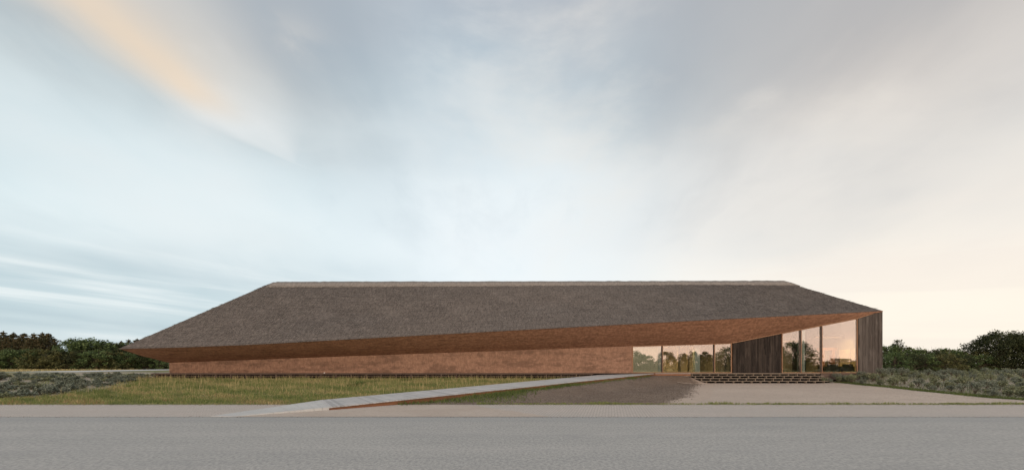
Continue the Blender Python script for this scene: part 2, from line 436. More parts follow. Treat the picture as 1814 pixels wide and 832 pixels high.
def npmesh(name, verts, faces, mat, parent=None):
    """big meshes from arrays; all faces of one size"""
    k = faces.shape[1]
    me = bpy.data.meshes.new(name)
    me.vertices.add(len(verts)); me.vertices.foreach_set('co', np.ascontiguousarray(verts, dtype=np.float32).ravel())
    me.loops.add(faces.size); me.loops.foreach_set('vertex_index', np.ascontiguousarray(faces, dtype=np.int32).ravel())
    me.polygons.add(len(faces)); me.polygons.foreach_set('loop_start', np.arange(0, faces.size, k, dtype=np.int32))
    me.update(calc_edges=True); me.validate()
    me.materials.append(MATS[mat])
    o = bpy.data.objects.new(name, me); COL.objects.link(o)
    if parent: o.parent = parent
    return o

def tag(o, label=None, cat=None, group=None, kind=None):
    if label: o['label'] = label
    if cat: o['category'] = cat
    if group: o['group'] = group
    if kind: o['kind'] = kind
    return o
def empty(name, loc=(0, 0, 0)):
    o = bpy.data.objects.new(name, None); o.location = loc; o.empty_display_size = .2; COL.objects.link(o); return o
def copy_tree(o, parent=None):
    c = o.copy(); COL.objects.link(c); c.parent = parent
    for ch in o.children: copy_tree(ch, c)
    return c
def lerp(a, b, t): return a + (b - a) * t
def sm(t):
    t = np.clip(t, 0, 1); return t * t * (3 - 2 * t)

# ------------------------------------------------------------------ terrain
def unp(x, y, z):
    """point on level z that the photograph shows at pixel x, y"""
    Y = F * (EYE - z) / (y - 645.0)
    return np.array([(x - 907.0) * Y / F, Y, z])
RA = np.array([-6.8, 14.7]); RB = np.array([12.2, 33.55])      # near edge of the boardwalk ramp
RL_ = np.linalg.norm(RB - RA); RU = (RB - RA) / RL_
RN = np.array([-RU[1], RU[0]])
RW = 3.3                                                       # width across
SK = 0.24                                                      # boards are laid a little askew
DECK = .95
ROAD_Y, LAWN_Y, DECK_Y, WALL_Y = 12.8, 16.76, 33.55, 35.0
def ramp_z(t): return .12 + (DECK - .12) * np.clip(t, 0, 1)
def vnoise(x, y, s, seed=0):
    return (np.sin(x * s + seed) * np.cos(y * s * 1.13 + seed * 2.1) + .5 * np.sin(x * s * 2.3 + y * s * 1.9 + seed * 3.3)) / 1.5
def gz(x, y):
    x = np.asarray(x, float); y = np.asarray(y, float)
    s = sm((y - LAWN_Y) / (DECK_Y - LAWN_Y))
    lw = .42 * s * (.75 + .25 * sm((y - 20) / 12))
    rt = .15 * s
    qx, qy = x - RA[0], y - RA[1]
    q = qx * RN[0] + qy * RN[1]
    t = np.clip((qx * RU[0] + qy * RU[1]) / RL_, 0, 1)
    w = sm(q / RW)
    z = lerp(rt, lw, w)
    d = np.hypot(x - (RA[0] + RU[0] * RL_ * t), y - (RA[1] + RU[1] * RL_ * t))
    d = np.where(q > 0, np.maximum(0, d - RW), d)
    mound = np.maximum(0, ramp_z(t) - .20 - z) * (1 - sm(d / 3.0)) * sm((y - LAWN_Y) / 3.0) * (q < 0.5)
    z = z + mound
    l0 = np.array([12.2, 33.5]); tx_ = np.clip((x - 12.2) / 2.2, 0, 1); dl = np.hypot(x - (12.2 + 2.2 * tx_), y - 33.5)
    z = np.maximum(z, np.where(q < .5, (.76 - z) * (1 - sm(dl / 2.1)) + z, z))
    z = z + np.where(x > 24, .40 * sm((x - 25) / 7) * sm((y - 19) / 14), 0)
    z = z + np.where(x < -24, .10 * sm((-x - 25) / 8) * sm((y - 19) / 14), 0)
    z = z + vnoise(x, y, .55, 1.0) * .035 * sm((y - LAWN_Y) / 3) * sm((np.abs(x - 16) - 6) / 6 + (y < 26))
    far = sm((y - 55) / 30)
    z = lerp(z, .2 + 0 * z, far)
    return z

def axis(lo, hi, a, b_, fine, growth=1.25):
    pts = list(np.arange(a, b_ + 1e-6, fine)); st = fine; p = a
    while p > lo: st *= growth; p -= st; pts.insert(0, max(p, lo))
    st = fine; p = b_
    while p < hi: st *= growth; p += st; pts.append(min(p, hi))
    return np.array(pts)
def grid_mesh(name, X, Y, Z, mat, parent=None):
    ny, nx = X.shape
    v = np.stack([X, Y, Z], -1).reshape(-1, 3)
    i = np.arange(nx * ny).reshape(ny, nx)
    f = np.stack([i[:-1, :-1], i[:-1, 1:], i[1:, 1:], i[1:, :-1]], -1).reshape(-1, 4)
    o = npmesh(name, v, f, mat, parent)
    o.data.polygons.foreach_set('use_smooth', [True] * len(o.data.polygons))
    return o
def strip_sheet(name, xs, ylo, yhi, n, mat, off):
    xs = np.asarray(xs); lo = ylo(xs); hi = yhi(xs); hi = np.maximum(hi, lo + .01)
    t = np.linspace(0, 1, n)[:, None]
    Y = lo[None] * (1 - t) + hi[None] * t; X = np.broadcast_to(xs[None], Y.shape)
    return grid_mesh(name, X, Y, gz(X, Y) + off, mat)

gx = axis(-900, 900, -60, 60, .6); gy = axis(-500, 1500, 12, 60, .6)
GX, GY = np.meshgrid(gx, gy)
GZ = gz(GX, GY) - .03
GZ = np.where(GY < LAWN_Y, -.03, GZ)
tag(grid_mesh('ground', GX, GY, GZ, 'meadow'), 'wide open grassland running out to the tree belts', 'ground', kind='structure')

def flat(name, x0, x1, y0, y1, z, mat, nx=2, ny=2):
    X, Y = np.meshgrid(np.linspace(x0, x1, nx), np.linspace(y0, y1, ny))
    return grid_mesh(name, X, Y, X * 0 + z, mat)
tag(flat('road', -400, 400, -5.5, ROAD_Y, 0.0, 'asphalt'), 'grey asphalt road across the foreground', 'road', kind='structure')
tag(flat('pavement', -400, 400, ROAD_Y, LAWN_Y - .02, .004, 'paver'), 'pale brick paved strip between road and lawn', 'pavement', kind='structure')

def bed_left(y):      # right hand boundary of the left shrub bed: x as function of y
    return np.interp(y, [16, 18.5, 21, 25, 29, 31.5, 36], [-22.5, -24.3, -24.0, -25.4, -27.5, -29.8, -31.5])
def ramp_far_y(x):
    # far edge of the ramp line: y for given x
    p = RA + RN * RW
    return p[1] + (x - p[0]) * RU[1] / RU[0]
def ramp_near_y(x): return RA[1] + (x - RA[0]) * RU[1] / RU[0]
def wob(x, a=.12, s=2.3): return a * (np.sin(x * s) + .6 * np.sin(x * s * 2.7 + 1) + .4 * np.sin(x * s * 6.1 + 2))

strip_sheet('lawn', np.linspace(-60, 8.0, 137), lambda x: np.maximum(LAWN_Y + wob(x, .05), np.where(x > -9, ramp_far_y(x) - .5, 0)),
            lambda x: 0 * x + DECK_Y + .6, 40, 'turf', 0.0)
tag(bpy.data.objects['lawn'], 'rough lawn sloping up to the terrace left of the ramp', 'lawn', kind='structure')
# mulch bed: between ramp near edge, the pavement and the gravel court
def mulch_right(y):   # x of the boundary to the pale court
    return np.interp(y, [LAWN_Y, 18.5, 20.5, 23, 26, 28.5, 31, 33.6], [6.3, 7.5, 9.0, 10.4, 11.8, 13.2, 14.6, 15.3])
ys = np.linspace(LAWN_Y, DECK_Y + .4, 60)
def row_sheet(name, ys, xlo, xhi, n, mat, off):
    lo, hi = xlo(ys), xhi(ys); hi = np.maximum(hi, lo + .01)
    t = np.linspace(0, 1, n)[None]
    X = lo[:, None] * (1 - t) + hi[:, None] * t; Y = np.broadcast_to(ys[:, None], X.shape)
    return grid_mesh(name, X, Y, gz(X, Y) + off, mat)
def near_x(y): return RA[0] + (y - RA[1]) * RU[0] / RU[1]
tag(row_sheet('mulch_bed', ys, lambda y: near_x(y) - .8, lambda y: mulch_right(y) + 1.3, 50, 'mulch', .008),
    'dark brown bare earth bed below the ramp', 'earth bed', kind='structure')
mo = bpy.data.objects['mulch_bed']
co_ = np.empty(len(mo.data.vertices) * 3, np.float32); mo.data.vertices.foreach_get('co', co_); co_ = co_.reshape(-1, 3)
at_ = mo.data.attributes.new('edge', 'FLOAT', 'POINT'); at_.data.foreach_set('value', (co_[:, 0] - mulch_right(co_[:, 1])).astype(np.float32))
mm = MATS['mulch']; nt = mm.node_tree; b = nt.nodes['Principled BSDF']
src = E(nt, b.inputs['Base Color'].links[0].from_socket)
an = nt.nodes.new('ShaderNodeAttribute'); an.attribute_name = 'edge'
ee = E(nt, an.outputs['Fac']) + (noise(nt, objco(nt), 1.1, 8, .72) - .5) * 2.6 + (noise(nt, objco(nt), 9, 4, .7) - .5) * 1.2
sand_c = mixc(nt, noise(nt, objco(nt), 3.0, 5, .6).ss(.4, .65), (.50, .415, .345), (.46, .385, .325))
nt.links.new(mixc(nt, ee.ss(-.35, .35), src, sand_c).s, b.inputs['Base Color'])
def court_right(y):
    return np.interp(y, [LAWN_Y, 18.7, 21, 24, 28, 33.5, 36], [23.2, 24.2, 24.5, 25.1, 25.9, 26.9, 27.4])
tag(row_sheet('forecourt', np.linspace(LAWN_Y, DECK_Y + .4, 50), lambda y: mulch_right(y) - 1.6, lambda y: court_right(y) + wob(y, .1, 2.1), 50, 'sand', .003),
    'pale compacted gravel court before the steps', 'forecourt', kind='structure')
strip_sheet('shrub_bed_right', np.linspace(22, 60, 90), lambda x: np.interp(x, [22, 24, 24.4, 25.3, 27, 28], [17.2, 17.0, 17.0, 17.0, 17.0, 17.0]) + 0 * x,
            lambda x: 0 * x + 62, 60, 'soil', -.012)
tag(bpy.data.objects['shrub_bed_right'], 'sandy soil under the shrubs on the right', 'soil', kind='structure'); bpy.data.objects['shrub_bed_right'].name = 'shrub_bed'
row_sheet('shrub_bed_left', np.linspace(18.2, 62, 80), lambda y: 0 * y - 66, lambda y: np.where(y < 34, bed_left(y), -31.5) + wob(y, .2, 1.7), 70, 'soil', .012)
o = bpy.data.objects['shrub_bed_left']; o.name = 'shrub_bed'; tag(o, 'sandy soil under the low shrubs on the left', 'soil', kind='structure')
# gravel verge between pavement, ramp and road side on the near side of the ramp
strip_sheet('gravel_verge', np.linspace(-9.1, 1.2, 60), lambda x: 0 * x + ROAD_Y + .02,
            lambda x: np.maximum(ROAD_Y + .03, np.minimum(np.minimum(12.85 + (x + 9.27) * .749, LAWN_Y - .1) - .03, np.interp(x, [-9.1, -2.6, -.6, 1.2], [20, 17.2, 15.2, 12.8]) + wob(x, .12, 2.9))), 14, 'gravel', .009)
tag(bpy.data.objects['gravel_verge'], 'worn sandy gravel verge beside the foot of the ramp', 'gravel', kind='structure')

# far road on the left
fr_pts = [(-260, 18, 30), (-140, 38, 44), (-100, 66, 72), (-97, 82, 92), (-96, 104, 116), (-88, 125, 142), (-60, 170, 190)]
a0 = unp(-60, 662.5, .2); b0 = unp(-60, 659.4, .2); a1 = unp(315, 654.9, .2); b1 = unp(315, 653.2, .2)
mb = MB(); mb.quad(a0 + [0, 0, .02], a1 + [0, 0, .02], b1 + [0, 0, .02], b0 + [0, 0, .02])
tag(mb.build('far_road', 'concrete'), 'pale far road in front of the tree belt on the left', 'road', kind='structure')

# ------------------------------------------------------------------ the house
S_ = 20.0
def wx(px_): return (px_ - 907.0) / S_                      # pixel column -> X on the wall plane
def wz(py_): return EYE + (645.0 - py_) / S_
house = tag(empty('visitor_centre', (0, 42, DECK)), 'long low thatched building with sharp rising eaves and rust brown walls', 'building')
HO = Vector((0, 42, DECK))
def H(mb_or_obj, name=None, mat=None, parent=None, smooth=False):
    o = mb_or_obj.build(name, mat, None, smooth)
    return adopt(o, parent or house)
def adopt(o, p):
    """parent keeping world coordinates: shift the mesh into the parent's frame"""
    q = p; off = Vector((0, 0, 0))
    while q is not None: off += q.location; q = q.parent
    o.data.transform(__import__('mathutils').Matrix.Translation(-off))
    o.parent = p
    return o

EAVE_PX = [(210, 617.5), (310, 615.2), (450, 609.8), (660, 598.2), (830, 589), (1000, 579.8), (1200, 569.3), (1400, 559.1), (1500, 554), (1564, 550.3)]
ex = np.array([p[0] for p in EAVE_PX]); ey = np.array([p[1] for p in EAVE_PX])
def overhang(px_): return np.interp(px_, [210, 700, 1200, 1297, 1400, 1480, 1530, 1564], [3.0, 2.8, 2.3, 2.15, 1.45, .75, .28, .03])
NE = 150
epx = np.linspace(210, 1564, NE); epy = np.interp(epx, ex, ey)
# smooth the polyline a little
for _ in range(6): epy[1:-1] = .25 * epy[:-2] + .5 * epy[1:-1] + .25 * epy[2:]
eY = WALL_Y - overhang(epx)
for _ in range(10): eY[1:-1] = .25 * eY[:-2] + .5 * eY[1:-1] + .25 * eY[2:]
eave = np.stack([(epx - 907) * eY / F, eY, EYE + (645 - epy) * eY / F], -1)
RIDGE_Y = 42.0
APEX = EYE + (645 - 499.6) * RIDGE_Y / F
ridgeL = np.array([(484 - 907) * RIDGE_Y / F, RIDGE_Y, APEX]); ridgeR = np.array([(1390 - 907) * RIDGE_Y / F, RIDGE_Y, APEX])
tt = np.linspace(0, 1, NE)[:, None]
rid = ridgeL * (1 - tt) + ridgeR * tt
beave = eave.copy(); beave[:, 1] = 2 * RIDGE_Y - eave[:, 1]
def ruled(name, A, B, n, mat, parent, flip=False, jit=0.0, sag=0.0):
    t = np.linspace(0, 1, n)[:, None, None]
    G = A[None] * (1 - t) + B[None] * t
    if jit:
        k = np.sin(np.pi * t[..., 0]) * jit
        G[..., 2] += k * (vnoise(G[..., 0], G[..., 1], .9, 2) + .6 * vnoise(G[..., 0], G[..., 1], 2.3, 5))
    if sag: G[..., 2] -= (t * (1 - t))[..., 0] * 4 * sag
    v = G.reshape(-1, 3); m_ = A.shape[0]
    i = np.arange(n * m_).reshape(n, m_)
    f = np.stack([i[:-1, :-1], i[:-1, 1:], i[1:, 1:], i[1:, :-1]], -1).reshape(-1, 4)
    if flip: f = f[:, ::-1]
    o = npmesh(name, v, f, mat); o.data.polygons.foreach_set('use_smooth', [True] * len(f))
    return adopt(o, parent), G
# roof: front, back and the two hips joined into one skin
parts = []
def add_grid(G, flip):
    parts.append((G, flip))
def mk(A, B, n, jit=.010):
    t = np.linspace(0, 1, n)[:, None, None]; G = A[None] * (1 - t) + B[None] * t
    k = np.sin(np.pi * t[..., 0]) * jit
    k = k * np.sin(np.pi * np.linspace(0, 1, A.shape[0]))[None] ** .3
    G[..., 2] += k * (vnoise(G[..., 0], G[..., 1], .9, 2) + .6 * vnoise(G[..., 0], G[..., 1], 2.3, 5))
    return G
Gf = mk(eave, rid, 30); Gb = mk(beave, rid, 30)
hl = np.linspace(eave[0], beave[0], 30); hr = np.linspace(eave[-1], beave[-1], 30)
Gl = mk(hl, np.repeat(ridgeL[None], 30, 0), 30); Gr = mk(hr, np.repeat(ridgeR[None], 30, 0), 30)
vs, fs, base_i = [], [], 0
for G, flip in ((Gf, False), (Gb, True), (Gl, True), (Gr, False)):
    n, m_ = G.shape[:2]; i = np.arange(n * m_).reshape(n, m_) + base_i
    f = np.stack([i[:-1, :-1], i[:-1, 1:], i[1:, 1:], i[1:, :-1]], -1).reshape(-1, 4)
    fs.append(f[:, ::-1] if flip else f); vs.append(G.reshape(-1, 3)); base_i += n * m_
roof = npmesh('thatched_roof', np.concatenate(vs), np.concatenate(fs), 'thatch_roof')
roof.data.polygons.foreach_set('use_smooth', [True] * len(roof.data.polygons)); adopt(roof, house)

def straws(name, fn, n, mat, parent, length=(.25, .55), width=(.015, .03), lift=(.01, .05), spread=.25):
    """fn(n) -> points, down-slope unit vectors, normals"""
    p, d, nn = fn(n)
    side = np.cross(d, nn); side /= np.linalg.norm(side, axis=1)[:, None] + 1e-9
    d = d + side * rng.normal(0, spread, (n, 1)); d /= np.linalg.norm(d, axis=1)[:, None]
    L = rng.uniform(*length, (n, 1)); w = rng.uniform(*width, (n, 1)); lf = rng.uniform(*lift, (n, 1))
    a = p - side * w + nn * .004; b = p + side * w + nn * .004; c = p + d * L + nn * lf
    v = np.stack([a, b, c], 1).reshape(-1, 3); f = np.arange(3 * n).reshape(-1, 3)
    o = npmesh(name, v, f, mat); tag(o, kind='stuff'); return adopt(o, parent)
def on_ruled(A, B, tmin=0.0, tmax=1.0, up=1):
    def fn(n):
        s = rng.uniform(0, A.shape[0] - 1.001, n); i = s.astype(int); fr_ = (s - i)[:, None]
        a = A[i] * (1 - fr_) + A[i + 1] * fr_; b = B[i] * (1 - fr_) + B[i + 1] * fr_
        t = rng.uniform(tmin, tmax, n)[:, None]
        p = a * (1 - t) + b * t
        d = (a - b); d /= np.linalg.norm(d, axis=1)[:, None] + 1e-9
        e_ = A[i + 1] - A[i]; e_ /= np.linalg.norm(e_, axis=1)[:, None] + 1e-9
        nn = np.cross(e_, -d); nn /= np.linalg.norm(nn, axis=1)[:, None] + 1e-9
        nn *= up
        return p, d, nn
    return fn
straws('roof_straw', on_ruled(eave, rid, .05, .97), 90000, 'thatch_roof', roof, (.18, .45), (.008, .016), (.006, .026), .16)
straws('hip_straw', on_ruled(hl, np.repeat(ridgeL[None], 30, 0), .04, .97, -1), 6000, 'thatch_roof', roof)
straws('end_hip_straw', on_ruled(hr, np.repeat(ridgeR[None], 30, 0), .04, .97, 1), 5000, 'thatch_roof', roof)
straws('eave_straw', on_ruled(eave, rid, .006, .03), 9000, 'thatch_roof', roof, (.06, .20), (.006, .014), (.0, .02), .2)

# ridge cap
NC = 120
capx = np.linspace(0, 1, NC)
def cap_line(pxl, pxr, pyl, Y):
    xs = lerp(pxl, pxr, capx); pyy = np.interp(capx, [0, 1], pyl)
    return np.stack([(xs - 907) * Y / F, 0 * xs + Y, EYE + (645 - pyy) * Y / F], -1)
c0 = cap_line(471, 1417, (507.6, 506.0), 41.0)
c1 = cap_line(491, 1388, (498.6, 496.8), 42.0)
c2 = c0.copy(); c2[:, 1] = 84 - c0[:, 1]
low = c0.copy(); low[:, 2] -= .2; low[:, 1] += .06
wv_ = (rng.normal(0, .018, NC)); c0[:, 2] += wv_; c1[:, 2] += rng.normal(0, .012, NC)
cap_rows = np.stack([low, c0, (c0 * .5 + c1 * .5) + [0, 0, .05], c1, (c2 * .5 + c1 * .5) + [0, 0, .05], c2, c2 - [0, 0, .2]], 0)
n, m_ = cap_rows.shape[:2]; i = np.arange(n * m_).reshape(n, m_)
f = np.stack([i[:-1, :-1], i[:-1, 1:], i[1:, 1:], i[1:, :-1]], -1).reshape(-1, 4)
endf = np.array([[i[0, 0], i[1, 0], i[4, 0], i[5, 0]], [i[1, 0], i[2, 0], i[3, 0], i[4, 0]], [i[5, -1], i[4, -1], i[1, -1], i[0, -1]], [i[4, -1], i[3, -1], i[2, -1], i[1, -1]]])
cap = npmesh('ridge_cap', cap_rows.reshape(-1, 3), np.concatenate([f, endf]), 'thatch_cap'); adopt(cap, roof)
def on_cap(n):
    p, d, nn = on_ruled(c0, c1, .0, 1.0)(n); return p, d, nn
straws('ridge_straw', on_cap, 7000, 'thatch_cap', roof, (.15, .4), (.01, .022), (.02, .06), .35)

# wall top line (pixels on the wall plane)
WT = [(300, 642), (450, 636.5), (598, 631), (750, 625.6), (1000, 616.8), (1120, 612.4), (1297, 607.2), (1385, 589.8), (1520, 563.2), (1548, 554.5), (1564, 550.6)]
wtx = np.array([p[0] for p in WT], float); wty = np.array([p[1] for p in WT])
def wall_top(X):
    p = X * S_ + 907; return EYE + (645 - np.interp(p, wtx, wty)) / S_
wpx = np.interp(np.linspace(0, 1, NE), np.linspace(0, 1, NE), 300 + (epx - 210) * (1564 - 300) / (1564 - 210))
# keep the fold column on a sample
wt = np.stack([(wpx - 907) / S_, 0 * wpx + WALL_Y - .02, EYE + (645 - np.interp(wpx, wtx, wty)) / S_], -1)
bwt = wt.copy(); bwt[:, 1] = 2 * RIDGE_Y - wt[:, 1]
lip = eave.copy(); lip[:, 2] -= np.linspace(.03, .02, NE); lip[:, 1] += np.linspace(.12, .02, NE); lip[:, 0] += np.linspace(.08, 0, NE)
blip = lip.copy(); blip[:, 1] = 84 - lip[:, 1]
soff_v, soff_f, bi = [], [], 0
ll = np.linspace(lip[0], blip[0], 20); lw_ = np.linspace(wt[0], bwt[0], 20)
for A, B, flip, n in ((eave, lip, True, 2), (lip, wt, True, 14), (beave, blip, False, 2), (blip, bwt, False, 14), (np.linspace(eave[0], beave[0], 20), ll, False, 2), (ll, lw_, False, 14)):
    t = np.linspace(0, 1, n)[:, None, None]; G = A[None] * (1 - t) + B[None] * t
    if n > 2:
        k = np.sin(np.pi * t[..., 0]); G[..., 2] += k * (.03 * vnoise(G[..., 0], G[..., 1], 1.3, 3)) - k * .06
    m_ = A.shape[0]; i = np.arange(n * m_).reshape(n, m_) + bi
    f = np.stack([i[:-1, :-1], i[:-1, 1:], i[1:, 1:], i[1:, :-1]], -1).reshape(-1, 4)
    soff_f.append(f[:, ::-1] if flip else f); soff_v.append(G.reshape(-1, 3)); bi += n * m_
soffit = npmesh('thatched_soffit', np.concatenate(soff_v), np.concatenate(soff_f), 'thatch_soffit')
soffit.data.polygons.foreach_set('use_smooth', [True] * len(soffit.data.polygons)); adopt(soffit, house)
straws('soffit_straw', on_ruled(wt[:-14], lip[:-14], .05, .95, 1), 16000, 'thatch_soffit', soffit, (.12, .35), (.008, .018), (.01, .04), .5)

# thatched front wall with its grain of straw; solid box with sloping top
XL, XG = wx(300), wx(1119.5)
XR = wx(1564.5)
def wallbox(name, mat, x0, x1, y0, y1, n=1, zb=DECK - .3, inset=0.0):
    mb = MB(); xs = np.linspace(x0, x1, n + 1)
    for a, b_ in zip(xs[:-1], xs[1:]):
        za, zb_ = wall_top(a) + .10 - inset, wall_top(b_) + .10 - inset
        mb.hexa([(a, y0, zb), (b_, y0, zb), (b_, y1, zb), (a, y1, zb), (a, y0, za), (b_, y0, zb_), (b_, y1, zb_), (a, y1, za)])
    return H(mb, name, mat)
wall = wallbox('thatched_wall', 'thatch_wall', XL, XG, WALL_Y, WALL_Y + .45, 1)
def on_wall(n):
    X = rng.uniform(XL, XG, n); Z = DECK + rng.uniform(.02, 1, n) * (wall_top(X) - DECK)
    p = np.stack([X, 0 * X + WALL_Y - .002, Z], -1)
    return p, np.tile([0., 0, -1.], (n, 1)), np.tile([0., -1., 0], (n, 1))
straws('wall_straw', on_wall, 14000, 'thatch_wall', wall, (.10, .28), (.006, .014), (.008, .03), .15)
BY = 2 * RIDGE_Y - WALL_Y
wallbox('end_wall', 'thatch_wall', XL, XL + .45, WALL_Y + .45, BY - .45, 1)
wallbox('rear_wall', 'thatch_wall', XL, XR - .35, BY - .45, BY, 8)
mb = MB(); mb.box(XR - .35, XR - .02, WALL_Y + .32, BY - .0, DECK - .8, wall_top(XR) - .02); H(mb, 'timber_end_wall', 'timber_grey')
# floor and ceilings
mb = MB(); mb.box(XL + .1, XR - .05, WALL_Y + .02, BY - .05, DECK - .35, DECK - .012); H(mb, 'floor_slab', 'floor_stone')
mb = MB(); mb.box(XG + .01, wx(1296), WALL_Y + .15, BY - .5, 3.62, 3.75); H(mb, 'ceiling', 'plaster_grey')
# partitions inside
mb = MB(); mb.box(XG - .2, XG, WALL_Y + .45, BY - .45, DECK, 3.7); H(mb, 'partition', 'plaster_grey')
mb = MB(); mb.box(XG, wx(1296), 41.0, 41.2, DECK, 3.62); H(mb, 'partition', 'plaster')
mb = MB(); mb.box(wx(1297) - .06, wx(1297) + .1, WALL_Y + .3, 44, DECK, 3.7); H(mb, 'partition', 'plaster_grey')
mb = MB(); mb.box(wx(1385) - .15, wx(1385) - .02, WALL_Y + .3, 46, DECK, 5.2); H(mb, 'partition', 'plaster_grey')
mb = MB(); mb.box(wx(1385), XR - .4, 45.8, 46.0, DECK, 6.6); H(mb, 'partition', 'plaster')
mb = MB(); mb.box(32.38, 32.46, WALL_Y + .35, 43.5, DECK, 3.15); pw = H(mb, 'partition', 'plaster')
for k in range(5):
    yy_ = 36.4 + k * 1.35; mb = MB(); mb.box(32.352, 32.378, yy_ - .02, yy_ + .02, DECK, 3.13); H(mb, 'panel_joint', 'frame_dark', pw)
mb = MB(); mb.box(32.345, 32.376, WALL_Y + .4, 43.4, 2.05, 2.09); H(mb, 'panel_joint', 'frame_dark', pw)
mb = MB(); mb.box(32.40, 32.47, WALL_Y + .35, 43.5, 3.16, 6.2); H(mb, 'upper_lining', 'plaster_grey')

# glazing -----------------------------------------------------------------
def window(px0, px1, panes, frame_mat):
    """one glazed bay: frame with sloping head, mullions and panes"""
    x0, x1 = wx(px0), wx(px1); t = .07; y0, y1 = WALL_Y + .02, WALL_Y + .16
    zt = lambda X: float(wall_top(X)) + .02
    mb = MB()
    mb.box(x0, x0 + t, y0, y1, DECK - .01, zt(x0)); mb.box(x1 - t, x1, y0, y1, DECK - .01, zt(x1) - .02)
    mb.box(x0 + t, x1 - t, y0, y1, DECK - .01, DECK + .06)
    a, b_ = x0 + t, x1 - t
    mb.hexa([(a, y0 + .002, zt(a) - .09), (b_, y0 + .002, zt(b_) - .09), (b_, y1, zt(b_) - .09), (a, y1, zt(a) - .09),
             (a, y0 + .002, zt(a) + .05), (b_, y0 + .002, zt(b_) + .05), (b_, y1, zt(b_) + .05), (a, y1, zt(a) + .05)])
    fr_ = H(mb, 'window', frame_mat)
    xs = [x0 + t] + [wx(p) for p in panes] + [x1 - t]
    for k, p in enumerate(panes):
        X = wx(p); w = .085 if p > 1380 else .055
        mb = MB(); mb.box(X - w, X + w * .2, y0 - .02, y1 + .03, DECK + .06, zt(X) - .09); H(mb, 'mullion', 'frame_dark', fr_)
        mb = MB(); mb.box(X + w * .2 + .002, X + w * .2 + .06, y0 - .005, y1 + .01, DECK + .06, zt(X) - .09); H(mb, 'glazing_bead', 'frame_wood', fr_)
    for k in range(len(xs) - 1):
        a = xs[k] + (.085 if k else 0.002); b_ = xs[k + 1] - (.09 if k < len(xs) - 2 else .002)
        mb = MB(); z0 = DECK + .061
        ya, yb = y0 + .06, y0 + .075
        mb.hexa([(a, ya, z0), (b_, ya, z0), (b_, yb, z0), (a, yb, z0), (a, ya, zt(a) - .092), (b_, ya, zt(b_) - .092), (b_, yb, zt(b_) - .092), (a, yb, zt(a) - .092)])
        H(mb, 'pane', 'glass', fr_)
    return fr_
w1 = window(1120.2, 1297, [1173.5, 1265.5], 'frame_wood')
w2 = window(1385.5, 1520, [1419, 1456], 'frame_wood')

# timber cladding ----------------------------------------------------------
def cladding(px0, px1, mat, seed):
    r = random.Random(seed)
    x0, x1 = wx(px0), wx(px1)
    mb = MB(); za, zb_ = float(wall_top(x0)) - .02, float(wall_top(x1)) - .02
    mb.hexa([(x0 + .01, WALL_Y + .06, DECK - .4), (x1 - .01, WALL_Y + .06, DECK - .4), (x1 - .01, WALL_Y + .3, DECK - .4), (x0 + .01, WALL_Y + .3, DECK - .4),
             (x0 + .01, WALL_Y + .06, za), (x1 - .01, WALL_Y + .06, zb_), (x1 - .01, WALL_Y + .3, zb_), (x0 + .01, WALL_Y + .3, za)])
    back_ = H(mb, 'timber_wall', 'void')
    X = x0
    while X < x1 - .03:
        w = r.choice((.09, .11, .12, .145, .16)); w = min(w, x1 - X)
        g = .012; pr = r.choice((0, 0, .012, .022, .035))
        zt0, zt1 = float(wall_top(X)) - .005, float(wall_top(X + w)) - .005
        cuts = [DECK - (.02 if px0 < 1500 else .4)]
        if zt0 - cuts[0] > 2.2 and r.random() < .75: cuts.append(cuts[0] + r.uniform(1.2, zt0 - DECK - .4))
        cuts.append(None)
        for k in range(len(cuts) - 1):
            z0 = cuts[k] + (.006 if k else 0); last = cuts[k + 1] is None
            ta, tb = (zt0, zt1) if last else (cuts[k + 1], cuts[k + 1])
            pr2 = pr + (r.uniform(-.006, .006) if k else 0)
            ya, yb = WALL_Y + .025 - pr2, WALL_Y + .058
            a, b_ = X + g / 2, X + w - g / 2
            m2 = MB(); m2.hexa([(a, ya, z0), (b_, ya, z0), (b_, yb, z0), (a, yb, z0), (a, ya, ta), (b_, ya, tb), (b_, yb, tb), (a, yb, ta)])
            H(m2, 'plank', mat, back_)
        X += w
    return back_
cladding(1298.5, 1384.5, 'timber_dark', 3)
cladding(1521, 1564.5, 'timber_grey', 5)
# pale trim that follows the fold of the soffit
mb = MB()
for a, b_ in ((1297, 1385), (1385, 1520), (1520, 1546)):
    xa, xb = wx(a), wx(b_); za, zb_ = float(wall_top(xa)), float(wall_top(xb))
    mb.hexa([(xa, WALL_Y - .06, za - .02), (xb, WALL_Y - .06, zb_ - .02), (xb, WALL_Y + .01, zb_ - .02), (xa, WALL_Y + .01, za - .02),
             (xa, WALL_Y - .06, za + .05), (xb, WALL_Y - .06, zb_ + .05), (xb, WALL_Y + .01, zb_ + .05), (xa, WALL_Y + .01, za + .05)])
H(mb, 'soffit_trim', 'frame_wood')
# portal and column inside
ix = lambda p, Y: (p - 907.0) * Y / F
mb = MB(); mb.box(ix(1456, 39), ix(1460, 39), 38.9, 39.3, DECK, 3.1); mb.box(ix(1473, 39), ix(1478, 39), 38.9, 39.3, DECK, 3.1); mb.box(ix(1452, 39), ix(1481, 39), 38.85, 39.35, 3.1, 3.35)
H(mb, 'inner_portal', 'portal_wood')
mb = MB(); mb.box(wx(1231) * 36.2 / 35, wx(1240) * 36.2 / 35, 36.2, 36.6, DECK, 3.62); H(mb, 'inner_column', 'edge_pale')
for pa, pb, yy_ in ((1166.5, 1171.5, 35.30), (1413.5, 1417.3, 35.35), (1421.5, 1426, 35.35)):
    mb = MB(); mb.box(wx(pa) * yy_ / 35, wx(pb) * yy_ / 35, yy_, yy_ + .12, DECK, float(wall_top(wx(pa))) - .05); H(mb, 'inner_post', 'edge_pale')

